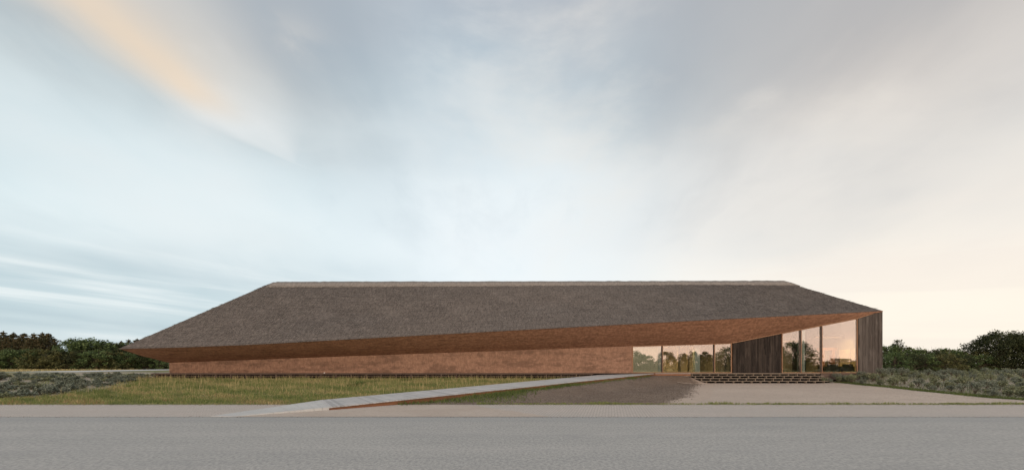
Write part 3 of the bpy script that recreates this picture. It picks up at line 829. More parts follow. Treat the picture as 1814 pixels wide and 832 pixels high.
# ------------------------------------------------------------------ interior things seen through the glass
def shift_to(o, root): return adopt(o, root)
o = MB()
for k in range(26):
    a = lerp(wx(1122), wx(1169), k / 26); b_ = lerp(wx(1122), wx(1169), (k + 1) / 26)
    o.quad((a, 35.42 + .012 * math.sin(k * 1.7), DECK + .06), (b_, 35.42 + .012 * math.sin((k + 1) * 1.7), DECK + .06),
           (b_, 35.42 + .012 * math.sin((k + 1) * 1.7), 3.3), (a, 35.42 + .012 * math.sin(k * 1.7), 3.3))
bl = tag(empty('roller_blind', (wx(1146), 35.42, DECK + .06)), 'pale drawn blind behind the leftmost window pane', 'blind')
adopt(o.build('blind_cloth', 'blind'), bl)
mb = MB(); mb.tube([(wx(1121.5), 35.42, 3.34), (wx(1169.5), 35.42, 3.34)], [.05, .05], 10); adopt(mb.build('blind_roller', 'metal_grey'), bl)
def curtain(px0, px1, y, z1, label):
    px0, px1 = 907 + (px0 - 907) * y / 35, 907 + (px1 - 907) * y / 35
    c = tag(empty('curtain', (wx((px0 + px1) / 2), y, DECK + .02)), label, 'curtain', 'curtains behind the low glazing')
    mb = MB(); n = 40
    pts = [(lerp(wx(px0), wx(px1), k / n), y + .06 * math.sin(k * 1.3)) for k in range(n + 1)]
    for (a, ya), (b_, yb) in zip(pts[:-1], pts[1:]): mb.quad((a, ya, DECK + .03), (b_, yb, DECK + .03), (b_, yb, z1), (a, ya, z1))
    adopt(mb.build('curtain_cloth', 'curtain_cloth', None, True), c)
    mb = MB(); mb.tube([(wx(px0) - .05, y, z1 + .03), (wx(px1) + .05, y, z1 + .03)], [.02, .02], 8); adopt(mb.build('curtain_rail', 'metal_grey'), c)
curtain(1200, 1206, 36.6, 3.3, 'narrow tan curtain left of the two in the middle glass bay')
curtain(1217, 1221, 36.6, 3.3, 'thin tan curtain next to the pale column in the middle bay')
curtain(1268, 1284, 36.2, 3.4, 'wider tan curtain behind the low pane beside the dark cladding')

def sofa(px0, px1, y, label):
    x0, x1 = wx(px0) * (y / 35), wx(px1) * (y / 35)
    s = tag(empty('sofa', ((x0 + x1) / 2, y, DECK)), label, 'sofa', 'dark sofas behind the tall corner glass')
    z = DECK
    mb = MB(); mb.bbox(x0 + .15, x1 - .15, y - .05, y + .85, z + .12, z + .42, .04); adopt(mb.build('seat', 'sofa_fabric'), s)
    mb = MB(); mb.bbox(x0 + .15, x1 - .15, y - .25, y - .06, z + .12, z + .78, .05); adopt(mb.build('backrest', 'sofa_fabric'), s)
    for a in (x0, x1 - .15):
        mb = MB(); mb.bbox(a, a + .149, y - .25, y + .85, z + .10, z + .58, .04); adopt(mb.build('armrest', 'sofa_fabric'), s)
    for a in (x0 + .05, x1 - .1):
        for yy_ in (y - .18, y + .75):
            mb = MB(); mb.box(a, a + .05, yy_, yy_ + .05, z, z + .1); adopt(mb.build('leg', 'metal_grey'), s)
sofa(1461, 1484, 36.6, 'dark sofa behind the glass, nearer the mullion')
sofa(1487, 1511, 36.3, 'dark sofa behind the glass, nearer the grey timber corner')

# long ceiling light fittings, glowing downwards
def ceiling_light(x0, x1, y, z, ztop, label):
    l_ = tag(empty('ceiling_light', ((x0 + x1) / 2, y, z)), label, 'lamp', 'ceiling lights behind the tall glass')
    mb = MB(); mb.bbox(x0, x1, y - .14, y + .14, z, z + .12, .015)
    for ya in (y - .16, y + .141): mb.box(x0, x1, ya, ya + .019, z - .07, z + .10)
    for xa in (x0 - .021, x1 + .001): mb.box(xa, xa + .02, y - .16, y + .16, z - .07, z + .10)
    adopt(mb.build('housing', 'frame_dark'), l_)
    mb = MB(); mb.box(x0 + .03, x1 - .03, y - .11, y + .11, z - .012, z - .001); adopt(mb.build('diffuser', 'lamp_glow'), l_)
    for X in (x0 + .2, x1 - .2):
        mb = MB(); mb.tube([(X, y, z + .12), (X, y, ztop)], [.008, .008], 6); adopt(mb.build('hanger', 'frame_dark'), l_)
ceiling_light(25.2, 28.0, 38.4, 4.05, 5.6, 'warm ceiling light glowing behind the middle tall pane')
ceiling_light(12.5, 17.5, 37.2, 3.38, 3.62, 'added unseen warm strip light behind the low glass bay')  # added to brighten the blind and low panes; no such fitting known
ceiling_light(29.2, 31.8, 38.0, 4.35, 6.0, 'warm ceiling light above the dark sofas')
# ------------------------------------------------------------------ terrace, steps, ramp
terr = tag(empty('terrace', (0, DECK_Y, .5)), 'narrow dark timber terrace along the foot of the long wall', 'terrace')
TX0, TX1 = -30.7, 30.6
nb = 10; bw = (WALL_Y - .012 - DECK_Y) / nb
for k in range(nb):
    y0 = DECK_Y + k * bw
    for a, b_ in ((TX0, -9.3), (-9.29, 11.6), (11.61, TX1)):
        mb = MB(); mb.box(a, b_ - .005, y0 + .004, y0 + bw - .004, DECK - .035 + .001 * (k % 2), DECK - .001 * (k % 3)); 
        adopt(mb.build('board', 'board_brown'), terr)
for a, b_ in ((TX0, -9.3), (-9.29, 6.9)):
    mb = MB(); mb.box(a + .02, b_, DECK_Y + .02, DECK_Y + .07, DECK - .095, DECK - .037); adopt(mb.build('edge_beam', 'board_brown'), terr)
    mb = MB(); mb.box(a + .02, b_, DECK_Y + .03, DECK_Y + .08, DECK - .25, DECK - .20); adopt(mb.build('lower_rail', 'board_brown'), terr)
mb = MB(); mb.box(26.25, TX1 - .02, DECK_Y + .02, DECK_Y + .07, DECK - .55, DECK - .037); adopt(mb.build('edge_beam', 'board_brown'), terr)
mb = MB(); mb.box(TX0 + .05, TX1 - .05, DECK_Y + .5, DECK_Y + .55, 0.0, DECK - .04); adopt(mb.build('deck_gap_shade', 'void'), terr)  # black sheet painting the shade under the deck edge, no real board
for k in range(30):
    xx = TX0 + .3 + k * 1.28
    if xx > 6.8: break
    mb = MB(); mb.box(xx, xx + .09, DECK_Y + .1, DECK_Y + .2, .2, DECK - .037); adopt(mb.build('post', 'board_brown'), terr)
sp_o = tag(empty('ground_spot', (wx(574) * DECK_Y / 35, DECK_Y + .02, DECK)), 'tiny white light fitting on the terrace edge', 'light fitting')
cx_, cy_ = wx(574) * DECK_Y / 35, DECK_Y + .06
mb = MB(); mb.lathe(cx_, cy_, [(.001, DECK), (.05, DECK), (.045, DECK + .05), (.035, DECK + .075), (.001, DECK + .08)], 10); adopt(mb.build('housing', 'stone_white', None, True), sp_o)
mb = MB(); mb.lathe(cx_, cy_, [(.06, DECK - .002), (.065, DECK + .01), (.05, DECK + .012)], 10); adopt(mb.build('flange', 'metal_grey', None, True), sp_o)

steps = tag(empty('entrance_steps', (20, DECK_Y, .15)), 'four long open timber steps below the entrance glazing', 'steps')
ST = [(1221, 1452, .95), (1207, 1460, .75), (1206, 1468, .55), (1210, 1475, .35)]
for k, (pa, pb, zt_) in enumerate(ST):
    yf = DECK_Y - .02 - .36 * k; sc = yf / F
    xa, xb = (pa - 907) * sc, (pb - 907) * sc
    if k:
        for j, (a, b_) in enumerate(((xa, lerp(xa, xb, .48)), (lerp(xa, xb, .48) + .005, xb))):
            for r_ in range(3):
                mb = MB(); mb.box(a, b_, yf + r_ * .12, yf + r_ * .12 + .113, zt_ - .030, zt_ - .0005 * r_); adopt(mb.build('tread', 'tread_wood'), steps)
    else:
        mb = MB(); mb.box(xa, xb, yf - .045, yf + .0, zt_ - .05, zt_ - .004); adopt(mb.build('nosing', 'tread_wood'), steps)
    mb = MB(); mb.box(xa + .02, xb - .02, yf + .32, yf + .34, zt_ - .20, zt_ - .05); adopt(mb.build('step_gap_shade', 'void'), steps)  # the shade behind each open step, painted as a black sheet
    n_s = int((xb - xa) / .745)
    for j in range(n_s + 1):
        X = xa + .25 + j * .745 + (k % 2) * .2
        if X > xb - .1: break
        mb = MB(); mb.box(X, X + .06, yf + .05, yf + .30, zt_ - .205, zt_ - .047); adopt(mb.build('support', 'board_tan'), steps)

rampo = tag(empty('boardwalk_ramp', (RA[0], RA[1], 0)), 'long pale board ramp with rust brown edge rising to the terrace', 'ramp')
def rp(t_len, q, z):      # along, across (0 near edge .. RW far edge)
    p = RA + RU * (t_len + q * SK) + RN * q
    return (p[0], p[1], z)
LEN = RL_
nbd = 188; pit = LEN / nbd
for k in range(nbd):
    a, b_ = k * pit, (k + 1) * pit - .015
    za, zb_ = ramp_z(a / LEN), ramp_z(b_ / LEN)
    jz = random.uniform(-.003, .003); e0 = random.uniform(-.015, .015)
    qf = RW
    # the far end stops at the terrace
    pe = rp(b_, RW, 0)
    if pe[1] > DECK_Y - .03:
        qf = RW - (pe[1] - DECK_Y + .03) / (RN[1] + RU[1] * SK)
    if qf < .15: continue
    zf = ramp_z((a + .0) / LEN)
    mb = MB(); mb.hexa([rp(a, e0, za - .04 + jz), rp(b_, e0, zb_ - .04 + jz), rp(b_, qf, zb_ - .04 + jz), rp(a, qf, za - .04 + jz),
                        rp(a, e0, za + jz), rp(b_, e0, zb_ + jz), rp(b_, qf, zb_ + jz), rp(a, qf, za + jz)])
    adopt(mb.build('board', 'board_grey'), rampo)
# rust edge beams in lengths
ne = 9
for q0, q1, nm in ((.05, .10, 'edge_beam'), (RW - .1, RW - .05, 'edge_beam')):
    for k in range(ne):
        a, b_ = LEN * k / ne, LEN * (k + 1) / ne - .006
        if q0 > 1 and rp(b_, RW, 0)[1] > DECK_Y: break
        za, zb_ = ramp_z(a / LEN) - .043, ramp_z(b_ / LEN) - .043
        mb = MB(); mb.hexa([rp(a, q0, za - .26), rp(b_, q0, zb_ - .26), rp(b_, q1, zb_ - .26), rp(a, q1, za - .26), rp(a, q0, za), rp(b_, q0, zb_), rp(b_, q1, zb_), rp(a, q1, za)])
        adopt(mb.build(nm, 'fascia_rust'), rampo)
# level landing between the ramp end and the steps
for k in range(6):
    y0 = DECK_Y - .02 - (k + 1) * .0
land = tag(empty('landing', (13.6, DECK_Y, .8)), 'short rust brown edged landing between ramp and steps', 'landing')
mb = MB(); mb.box(12.1, 15.15, DECK_Y - .06, DECK_Y - .022, DECK - .23, DECK - .04); adopt(mb.build('edge_beam', 'fascia_rust'), land)
mb = MB(); mb.box(12.15, 15.1, DECK_Y - .1, DECK_Y - .004, DECK - .038, DECK - .003); adopt(mb.build('board', 'board_grey'), land)

# concrete approach in slabs, from the road up to the first board
path = tag(empty('concrete_path', (RA[0], RA[1], 0)), 'pale concrete slab path leading from the road to the ramp', 'path')
n0 = rp(0, 0, 0); f0 = rp(0, RW, 0)
e_n = unp(415, 737.6, .0); e_f = unp(374, 737.0, .0)
cuts = [0, .2, .38, .55, .70, .82, .92, 1.0]
for a, b_ in zip(cuts[:-1], cuts[1:]):
    def ip(t, far):
        A = np.array(e_f if far else e_n); B = np.array(f0 if far else n0); p = A * (1 - t) + B * t
        return p[0], p[1]
    g = .0016
    za, zb_ = .014 + .10 * a, .014 + .10 * b_
    q = [ip(a + g, 0), ip(b_ - g, 0), ip(b_ - g, 1), ip(a + g, 1)]
    mb = MB(); mb.hexa([(*q[0], -.05), (*q[1], -.05), (*q[2], -.05), (*q[3], -.05), (*q[0], za), (*q[1], zb_), (*q[2], zb_), (*q[3], za)])
    adopt(mb.build('slab', 'concrete'), path)

# ------------------------------------------------------------------ grass and weeds
def blades(name, pts, hgt, wid, lean, mat):
    n = len(pts); z = gz(pts[:, 0], pts[:, 1])
    th = rng.uniform(0, 2 * np.pi, n); ph = rng.uniform(0, 2 * np.pi, n)
    w = wid[:, None] * np.stack([np.cos(th), np.sin(th), 0 * th], -1)
    base_ = np.stack([pts[:, 0], pts[:, 1], z - .01], -1)
    ln = lean * hgt
    mid = base_ + np.stack([np.cos(ph) * ln * .35, np.sin(ph) * ln * .35, hgt * .6], -1)
    tip = base_ + np.stack([np.cos(ph) * ln, np.sin(ph) * ln, hgt], -1)
    v = np.stack([base_ - w, base_ + w, mid + w * .6, mid - w * .6, tip], 1).reshape(-1, 3)
    k = np.arange(n)[:, None] * 5
    f = np.concatenate([k + [[0, 1, 2]], k + [[0, 2, 3]], k + [[3, 2, 4]]], 0)
    return npmesh(name, v, f, mat)
def sample_lawn(n):
    out_ = []
    while sum(len(o_) for o_ in out_) < n:
        x = rng.uniform(-34, 7.6, n); y = LAWN_Y + .02 + (DECK_Y + .45 - LAWN_Y) * rng.uniform(0, 1, n) ** 1.05 - rng.exponential(.10, n)
        ok = (x > np.where(y > 19.2, bed_left(y) - rng.exponential(.5, n), -34)) & ((q_of(x, y) > RW + .02) | (y > DECK_Y))
        ok &= (np.abs(x) < 1.32 * y)
        ok &= ~((y > DECK_Y - .05) & (x > 6.5))
        out_.append(np.stack([x[ok], y[ok]], -1))
    return np.concatenate(out_)[:n]
def q_of(x, y): return (x - RA[0]) * RN[0] + (y - RA[1]) * RN[1]
pts = sample_lawn(120000)
cl = vnoise(pts[:, 0], pts[:, 1], 1.7, 4) + .7 * vnoise(pts[:, 0], pts[:, 1], 4.1, 8)
hg = rng.uniform(.06, .17, len(pts)) * (1 + .45 * np.clip(cl, -1, 1.4)) * np.interp(pts[:, 1], [16.7, 17.6, 30], [.6, 1.0, 1.25])
wd = rng.uniform(.006, .013, len(pts))
ln = np.abs(rng.normal(.35, .25, len(pts)))
sel = .6 * rng.uniform(0, 1, len(pts)) + .2 + .38 * vnoise(pts[:, 0], pts[:, 1] * 1.6, .7, 6) + .22 * vnoise(pts[:, 0], pts[:, 1] * 1.8, 2.3, 9)
near = np.clip((20.5 - pts[:, 1]) / 4, 0, 1)
kinds = np.where(sel < .20, 3, np.where(sel < .70, 0, np.where(sel < .88 - .2 * near, 1, np.where(sel < 1.0, 2, 1))))
for kk, (nm, mt) in enumerate((('grass', 'grass_green'), ('dry_grass', 'grass_straw'), ('reddish_grass', 'grass_red'), ('deep_green_grass', 'grass_deep'))):
    s_ = kinds == kk
    tag(blades(nm, pts[s_], hg[s_], wd[s_], ln[s_], mt), ['olive green lawn grass', 'pale straw coloured lawn grass', 'reddish brown lawn grass', 'deep green patches of lawn grass'][kk] + ' left of the ramp', 'grass', kind='stuff')
pts = sample_lawn(6500); pts = pts[(pts[:, 1] > 19 + rng.uniform(0, 14, len(pts)))]
tag(blades('seed_stalks', pts, rng.uniform(.22, .52, len(pts)), rng.uniform(.006, .012, len(pts)), np.abs(rng.normal(.05, .1, len(pts))), 'grass_straw'),
    'tall pale seed stalks standing over the lawn by the terrace', 'grass', kind='stuff')
# broad leaved weed patches in the lawn
wp = []
for (a, b_, c_, d_) in ((640, 681, 18, 2), (628, 683, 9, 2), (720, 678, 10, 2), (700, 674, 8, 2), (790, 676, 9, 2), (500, 676, 6, 1), (880, 668, 10, 1)):
    c0_ = unp(a, b_, .25); m_ = 160
    wp.append(np.stack([rng.normal(c0_[0], c_ / 50, m_), rng.normal(c0_[1], .35, m_)], -1))
wp = np.concatenate(wp); wp = wp[q_of(wp[:, 0], wp[:, 1]) > RW + .1]
tag(blades('weed_patch', wp, rng.uniform(.1, .28, len(wp)), rng.uniform(.02, .04, len(wp)), np.abs(rng.normal(.8, .3, len(wp))), 'grass_deep'),
    'dark broad leaved weeds in patches in the lawn', 'weeds', kind='stuff')
# edge weeds along the pavement
n = 16000
x = rng.uniform(-1.5, 40, n); dens = .35 + .65 * np.clip(vnoise(x, x * .3, 1.3, 2) + .5 * vnoise(x, x, 5.1, 3) + .3, 0, 1)
keep = rng.uniform(0, 1, n) < dens; x = x[keep]
y = LAWN_Y + .1 + rng.normal(0, .13, len(x)) * (.6 + .8 * np.clip(vnoise(x, 0 * x, 2.1, 1), 0, 1))
edge_p = np.stack([x, y], -1)
tag(blades('edge_weeds', edge_p, rng.uniform(.03, .10, len(x)) * (1 + 1.1 * np.clip(vnoise(x, 0 * x, 1.1, 7), 0, 1)), rng.uniform(.008, .018, len(x)), np.abs(rng.normal(.7, .3, len(x))), 'grass_green'),
    'thin line of green weeds along the pavement edge', 'weeds', kind='stuff')
# weeds under the ramp edge
n = 14000
t = rng.uniform(.10, .95, n); q = -np.abs(rng.normal(0, .28, n)) - .02
dn = np.clip(.85 * np.exp(-((t - .29) / .10) ** 2) + .5 * np.exp(-((t - .52) / .07) ** 2) + .35 * np.exp(-((t - .83) / .015) ** 2) + .10, 0, 1)
k = rng.uniform(0, 1, n) < dn; t, q = t[k], q[k] * (1 + 3.0 * np.exp(-((t[k] - .26) / .09) ** 2))
p = RA[None] + RU[None] * (t * RL_)[:, None] + RN[None] * q[:, None]
p = p[p[:, 1] > LAWN_Y - .6]
tag(blades('ramp_weeds', p, rng.uniform(.05, .22, len(p)), rng.uniform(.008, .02, len(p)), np.abs(rng.normal(.6, .3, len(p))), 'grass_deep'),
    'dark green weeds growing along the rust edge of the ramp', 'weeds', kind='stuff')
# tufts fringing the right shrub bed
n = 9000
y = rng.uniform(16.9, 33, n); x = court_right(y) + rng.normal(.15, .22, n) + np.abs(rng.normal(0, .25, n))
tag(blades('bed_fringe', np.stack([x, y], -1), rng.uniform(.03, .14, n), rng.uniform(.008, .016, n), np.abs(rng.normal(.6, .3, n)), 'grass_deep'),
    'low grass fringe along the right shrub bed', 'grass', kind='stuff')
n = 42000
y = 17 + 40 * rng.uniform(0, 1, n) ** 1.3; x = court_right(np.minimum(y, 36)) + .1 + rng.uniform(0, 1, n) * 26
k = (np.abs(x) < 1.34 * y) & ~((y > 33) & (x < XR + .3)) & (vnoise(x, y, 1.1, 5) + .5 * vnoise(x, y, 3.3, 2) > rng.uniform(-.9, .7, n))
tag(blades('ground_cover', np.stack([x[k], y[k]], -1), rng.uniform(.04, .20, k.sum()), rng.uniform(.012, .03, k.sum()), np.abs(rng.normal(.8, .4, k.sum())), 'leaf_sage'),
    'low tangled leafy ground cover between the shrubs on the right', 'ground cover', kind='stuff')
# rough grass at the far side and in the left bed
n = 60000
x = rng.uniform(-62, -25, n); y = rng.uniform(18.5, 48, n); k = (x < bed_left(y) + .5) & (np.abs(x) < 1.36 * y) & (vnoise(x, y, .9, 3) + .4 * vnoise(x, y, 2.9, 6) > rng.uniform(-.4, .9, n))
tag(blades('bed_grass', np.stack([x[k], y[k]], -1), rng.uniform(.05, .2, k.sum()), rng.uniform(.008, .018, k.sum()), np.abs(rng.normal(.5, .3, k.sum())), 'grass_green'),
    'sparse dry grass between the low shrubs on the left', 'grass', kind='stuff')
n = 16000
x = rng.uniform(-175, -70, n); y = rng.uniform(60, 122, n); k = np.abs(x) < 1.4 * y
A_, B_ = a0[:2], a1[:2]; dr = (B_ - A_) / np.linalg.norm(B_ - A_); nr = np.array([-dr[1], dr[0]])
qq = (x - A_[0]) * nr[0] + (y - A_[1]) * nr[1]
w0 = np.linalg.norm(b0[:2] - a0[:2]) + 1
k &= (qq > np.abs((b0[:2] - a0[:2]) @ nr) + 1.0)
tag(blades('verge_grass', np.stack([x[k], y[k]], -1), rng.uniform(.1, .5, k.sum()), rng.uniform(.03, .06, k.sum()), np.abs(rng.normal(.4, .3, k.sum())), 'grass_straw'),
    'dry grass verge along the far road on the left', 'grass', kind='stuff')

# ------------------------------------------------------------------ stones, clods and grit
def bits(name, pts, size, mat, label, zoff=0.0):
    n = len(pts); z = np.where(pts[:, 1] < LAWN_Y, .004, gz(pts[:, 0], pts[:, 1])) + zoff
    c = np.stack([pts[:, 0], pts[:, 1], z], -1)
    tmpl = np.array([[1, 0, 0], [-.4, .9, 0], [-.5, -.8, 0], [.1, 0, .8]], float)
    th = rng.uniform(0, 6.283, n); cs, sn = np.cos(th), np.sin(th)
    t = tmpl[None] * rng.uniform(.6, 1.3, (n, 4, 3)) * size[:, None, None]
    v = np.stack([t[..., 0] * cs[:, None] - t[..., 1] * sn[:, None], t[..., 0] * sn[:, None] + t[..., 1] * cs[:, None], t[..., 2] - .2 * size[:, None]], -1) + c[:, None]
    k = np.arange(n)[:, None] * 4
    f = np.concatenate([k + [[0, 1, 3]], k + [[1, 2, 3]], k + [[2, 0, 3]]], 0)
    return tag(npmesh(name, v.reshape(-1, 3), f, mat), label, 'stones', kind='stuff')
mat_leaf('clod', (.10, .078, .062), (.19, .15, .12), (.29, .235, .19), 0, 0)
mat_leaf('pebble', (.30, .25, .21), (.46, .39, .33), (.60, .53, .46), 0, 0)
n = 24000; y = rng.uniform(LAWN_Y + .1, 33.2, n); x = near_x(y) + .1 + (mulch_right(y) - .1 + rng.normal(0, .3, n) - near_x(y)) * rng.uniform(0, 1, n)
bits('clods', np.stack([x, y], -1), rng.uniform(.012, .045, n) * rng.uniform(.6, 1.5, n), 'clod', 'crumbly dark earth clods over the bed below the ramp', .008)
n = 16000; y = rng.uniform(LAWN_Y + .1, 32.2, n); x = mulch_right(y) - .6 + (court_right(y) - mulch_right(y) + .6) * rng.uniform(0, 1, n)
bits('pebbles', np.stack([x, y], -1), rng.uniform(.008, .026, n), 'pebble', 'loose pebbles scattered over the pale gravel court', .006)
n = 6000; x = rng.uniform(-24, 24, n); y = np.where(rng.uniform(0, 1, n) < .22, ROAD_Y + rng.normal(0, .12, n), LAWN_Y - np.abs(rng.normal(0, .25, n)))
bits('verge_grit', np.stack([x, y], -1), rng.uniform(.005, .018, n), 'clod', 'fine dark grit gathered along the pavement edges', .002)

# ------------------------------------------------------------------ shrubs
ORD = ['first', 'second', 'third', 'fourth', 'fifth', 'sixth', 'seventh', 'eighth', 'ninth', 'tenth', 'eleventh', 'twelfth', 'thirteenth', 'fourteenth', 'fifteenth', 'sixteenth', 'seventeenth', 'eighteenth', 'nineteenth', 'twentieth']
def ordered(lst):
    xs = sorted(l_[0] for l_ in lst)
    return [(*l_, ORD[xs.index(l_[0])]) for l_ in lst]
def leaf_cloud(cent, nper, spread, size, flat_=.7, squash=(1, 1, 1)):
    """many small diamond leaves around centres"""
    c = np.repeat(np.asarray(cent, float), nper, 0); n = len(c)
    r = rng.normal(0, 1, (n, 3)); r /= np.linalg.norm(r, axis=1)[:, None]
    rad = rng.uniform(0, 1, (n, 1)) ** .5 * (np.repeat(np.asarray(spread, float).reshape(-1, 1), nper, 0) if np.ndim(spread) else spread)
    p = c + r * rad * np.array(squash)
    nn = rng.normal(0, 1, (n, 3)); nn[:, 2] = np.abs(nn[:, 2]) + flat_; nn /= np.linalg.norm(nn, axis=1)[:, None]
    a = np.cross(nn, rng.normal(0, 1, (n, 3))); a /= np.linalg.norm(a, axis=1)[:, None] + 1e-9
    b_ = np.cross(nn, a)
    s = rng.uniform(size * .6, size * 1.3, (n, 1))
    v = np.stack([p - a * s, p - b_ * s * .55 + nn * s * .1, p + a * s, p + b_ * s * .55 + nn * s * .1], 1).reshape(-1, 3)
    f = np.arange(4 * n).reshape(-1, 4)
    return v, f
def make_shrub(nm, mat, hgt, wid, dome):
    root = empty(nm)
    cents, mb = [], MB()
    ns = 9 if not dome else 12
    for k in range(ns):
        a = rng.uniform(0, 2 * np.pi); r = wid * math.sqrt(rng.uniform(0, 1)) * (.75 if not dome else 1.0)
        z = hgt * rng.uniform(.55, 1.0) * (1 - (.55 if dome else .15) * (r / wid) ** 2)
        tip = np.array([r * math.cos(a), r * math.sin(a), z])
        mid = tip * [.5, .5, .45] + rng.normal(0, .02, 3)
        mb.tube([(0, 0, -.05), tuple(mid), tuple(tip)], [.012, .009, .004], 4)
        for j in range(3 if not dome else 3):
            tj = rng.uniform(.42, 1.0); cents.append(mid * (1 - tj) + tip * tj + rng.normal(0, .045, 3))
        cents.append(tip)
    v, f = leaf_cloud(cents, 13, .13 * hgt / .6, .042 * (1.0 if not dome else 1.05), .5)
    o = npmesh('foliage', v, f, mat); o.parent = root
    s = mb.build('stem', 'twig'); s.parent = root
    return root
protoR = [make_shrub('shrub', m_, h_, w_, False) for m_, h_, w_ in (('leaf_grey', .50, .30), ('leaf_sage', .56, .32), ('leaf_grey', .42, .34), ('leaf_sage', .46, .28), ('leaf_grey', .66, .33), ('leaf_sage', .36, .3))]
protoL = [make_shrub('low_shrub', m_, h_, w_, True) for m_, h_, w_ in (('leaf_bluegrey', .36, .36), ('leaf_bluegrey', .30, .42), ('leaf_grey', .42, .34), ('leaf_sage', .26, .34))]
used = set()
def place(protos, k, x, y, sc, rot, label, cat, group, zoff=0.0):
    pr = protos[k]
    o = pr if (id(pr) not in used) else copy_tree(pr)
    used.add(id(pr))
    o.location = (x, y, float(gz(x, y)) + zoff); o.scale = (sc * random.uniform(.9, 1.15), sc * random.uniform(.9, 1.15), sc)
    o.rotation_euler = (0, 0, rot)
    tag(o, label, cat, group); return o
# right bed: jittered rows
cnt = 0; spots = []
yv = 17.6
while yv < 60:
    stp = .74 + (yv - 17) * .052
    xv = float(court_right(min(yv, 36))) + .55 + random.uniform(0, .4)
    while xv < yv * 1.34 + 1.0:
        x_, y_ = xv + random.uniform(-.3, .3), yv + random.uniform(-.35, .35)
        inside_house = y_ > 33.2 and x_ < XR + .7
        if not inside_house and random.random() < .93: spots.append((x_, y_))
        xv += stp * random.uniform(.75, 1.15)
    yv += stp
spots.sort(key=lambda p: p[1]); 
if len(spots) > 295: spots = spots[:295]
for x_, y_ in spots:
    place(protoR, random.randrange(6), x_, y_, random.uniform(.6, 1.15) * (1.0 + .12 * min(1, max(0, (y_ - 24) / 12))), random.uniform(0, 6.28),
          'grey green leafy young shrub in the dense planting right of the steps', 'shrub', 'young shrubs in the right bed')
# a few in front of the terrace end by the tall glass
for px_, py_, od in ordered([(1470, 668), (1482, 664), (1492, 667), (1503, 663), (1513, 668), (1524, 664), (1536, 668), (1548, 664), (1556, 670), (1565, 665), (1500, 672), (1530, 673), (1551, 676), (1488, 671), (1460, 666)]):
    Y_ = 33.1 - (py_ - 663) * .12; X_ = (px_ - 907) * Y_ / F
    place(protoR, random.randrange(6), X_, Y_, random.uniform(.75, 1.1), random.uniform(0, 6.28),
          'leafy shrub close below the tall corner glass, %s from the steps' % od, 'shrub', 'shrubs at the terrace end')
# left bed
spots = []
yv = 18.8
while yv < 43:
    xv = float(bed_left(min(yv, 36))) - .5 - random.uniform(0, .6) if yv < 33 else -32.5
    stp = .74 + (yv - 18) * .045
    while xv > -yv * 1.36 - 1:
        x_, y_ = xv + random.uniform(-.45, .45), yv + random.uniform(-.5, .5)
        if random.random() < .85 and vnoise(x_, y_, .45, 2) > -.6: spots.append((x_, y_))
        xv -= stp * random.uniform(.7, 1.4)
    yv += stp * .9
for x_, y_ in spots[:260]:
    place(protoL, random.randrange(4), x_, y_, random.uniform(.6, 1.25), random.uniform(0, 6.28),
          'low blue grey rounded shrub on sandy soil left of the building', 'shrub', 'low shrubs in the left bed')

# ------------------------------------------------------------------ trees
def make_tree(nm, mat, hgt, wid, nclump, nleaf, lsize, bush=False, sparse=1.0, crown_lo=.12):
    root = empty(nm); mb = MB()
    th = hgt * (.45 if not bush else .3)
    r0 = .035 * hgt
    mb.tube([(0, 0, -.3), (.02 * hgt, 0, th * .5), (0, .02 * hgt, th), (.01 * hgt, 0, hgt * .8)], [r0, r0 * .8, r0 * .6, r0 * .2], 7)
    cents, rads = [], []
    for k in range(nclump):
        a = rng.uniform(0, 2 * np.pi); u = rng.uniform(0, 1)
        z = hgt * (crown_lo + (1 - crown_lo) * (u ** .85))
        tz = (z / hgt - crown_lo) / (1 - crown_lo)
        prof = wid * (math.sqrt(max(0.0, 1 - (tz * 1.02 - .32) ** 2 / .52)) if tz > .32 else .86 + .14 * tz / .32)
        r = prof * rng.uniform(.55, 1.08)
        c = np.array([r * math.cos(a), r * math.sin(a), min(z, hgt) * rng.uniform(.9, 1.02)])
        cents.append(c); rads.append(rng.uniform(.10, .22) * min(hgt, wid * 2.2))
        if k % 2 == 0:
            s0 = np.array([0, 0, max(.1 * hgt, z * rng.uniform(.35, .7))])
            mb.tube([tuple(s0), tuple(s0 * .45 + c * .55 + [0, 0, .03 * hgt]), tuple(c)], [r0 * .35, r0 * .2, r0 * .06], 5)
    v, f = leaf_cloud(cents, nleaf, np.array(rads), lsize, .6, (1, 1, .72))
    o = npmesh('crown', v, f, mat); o.parent = root
    s = mb.build('trunk', 'bark'); s.parent = root
    return root
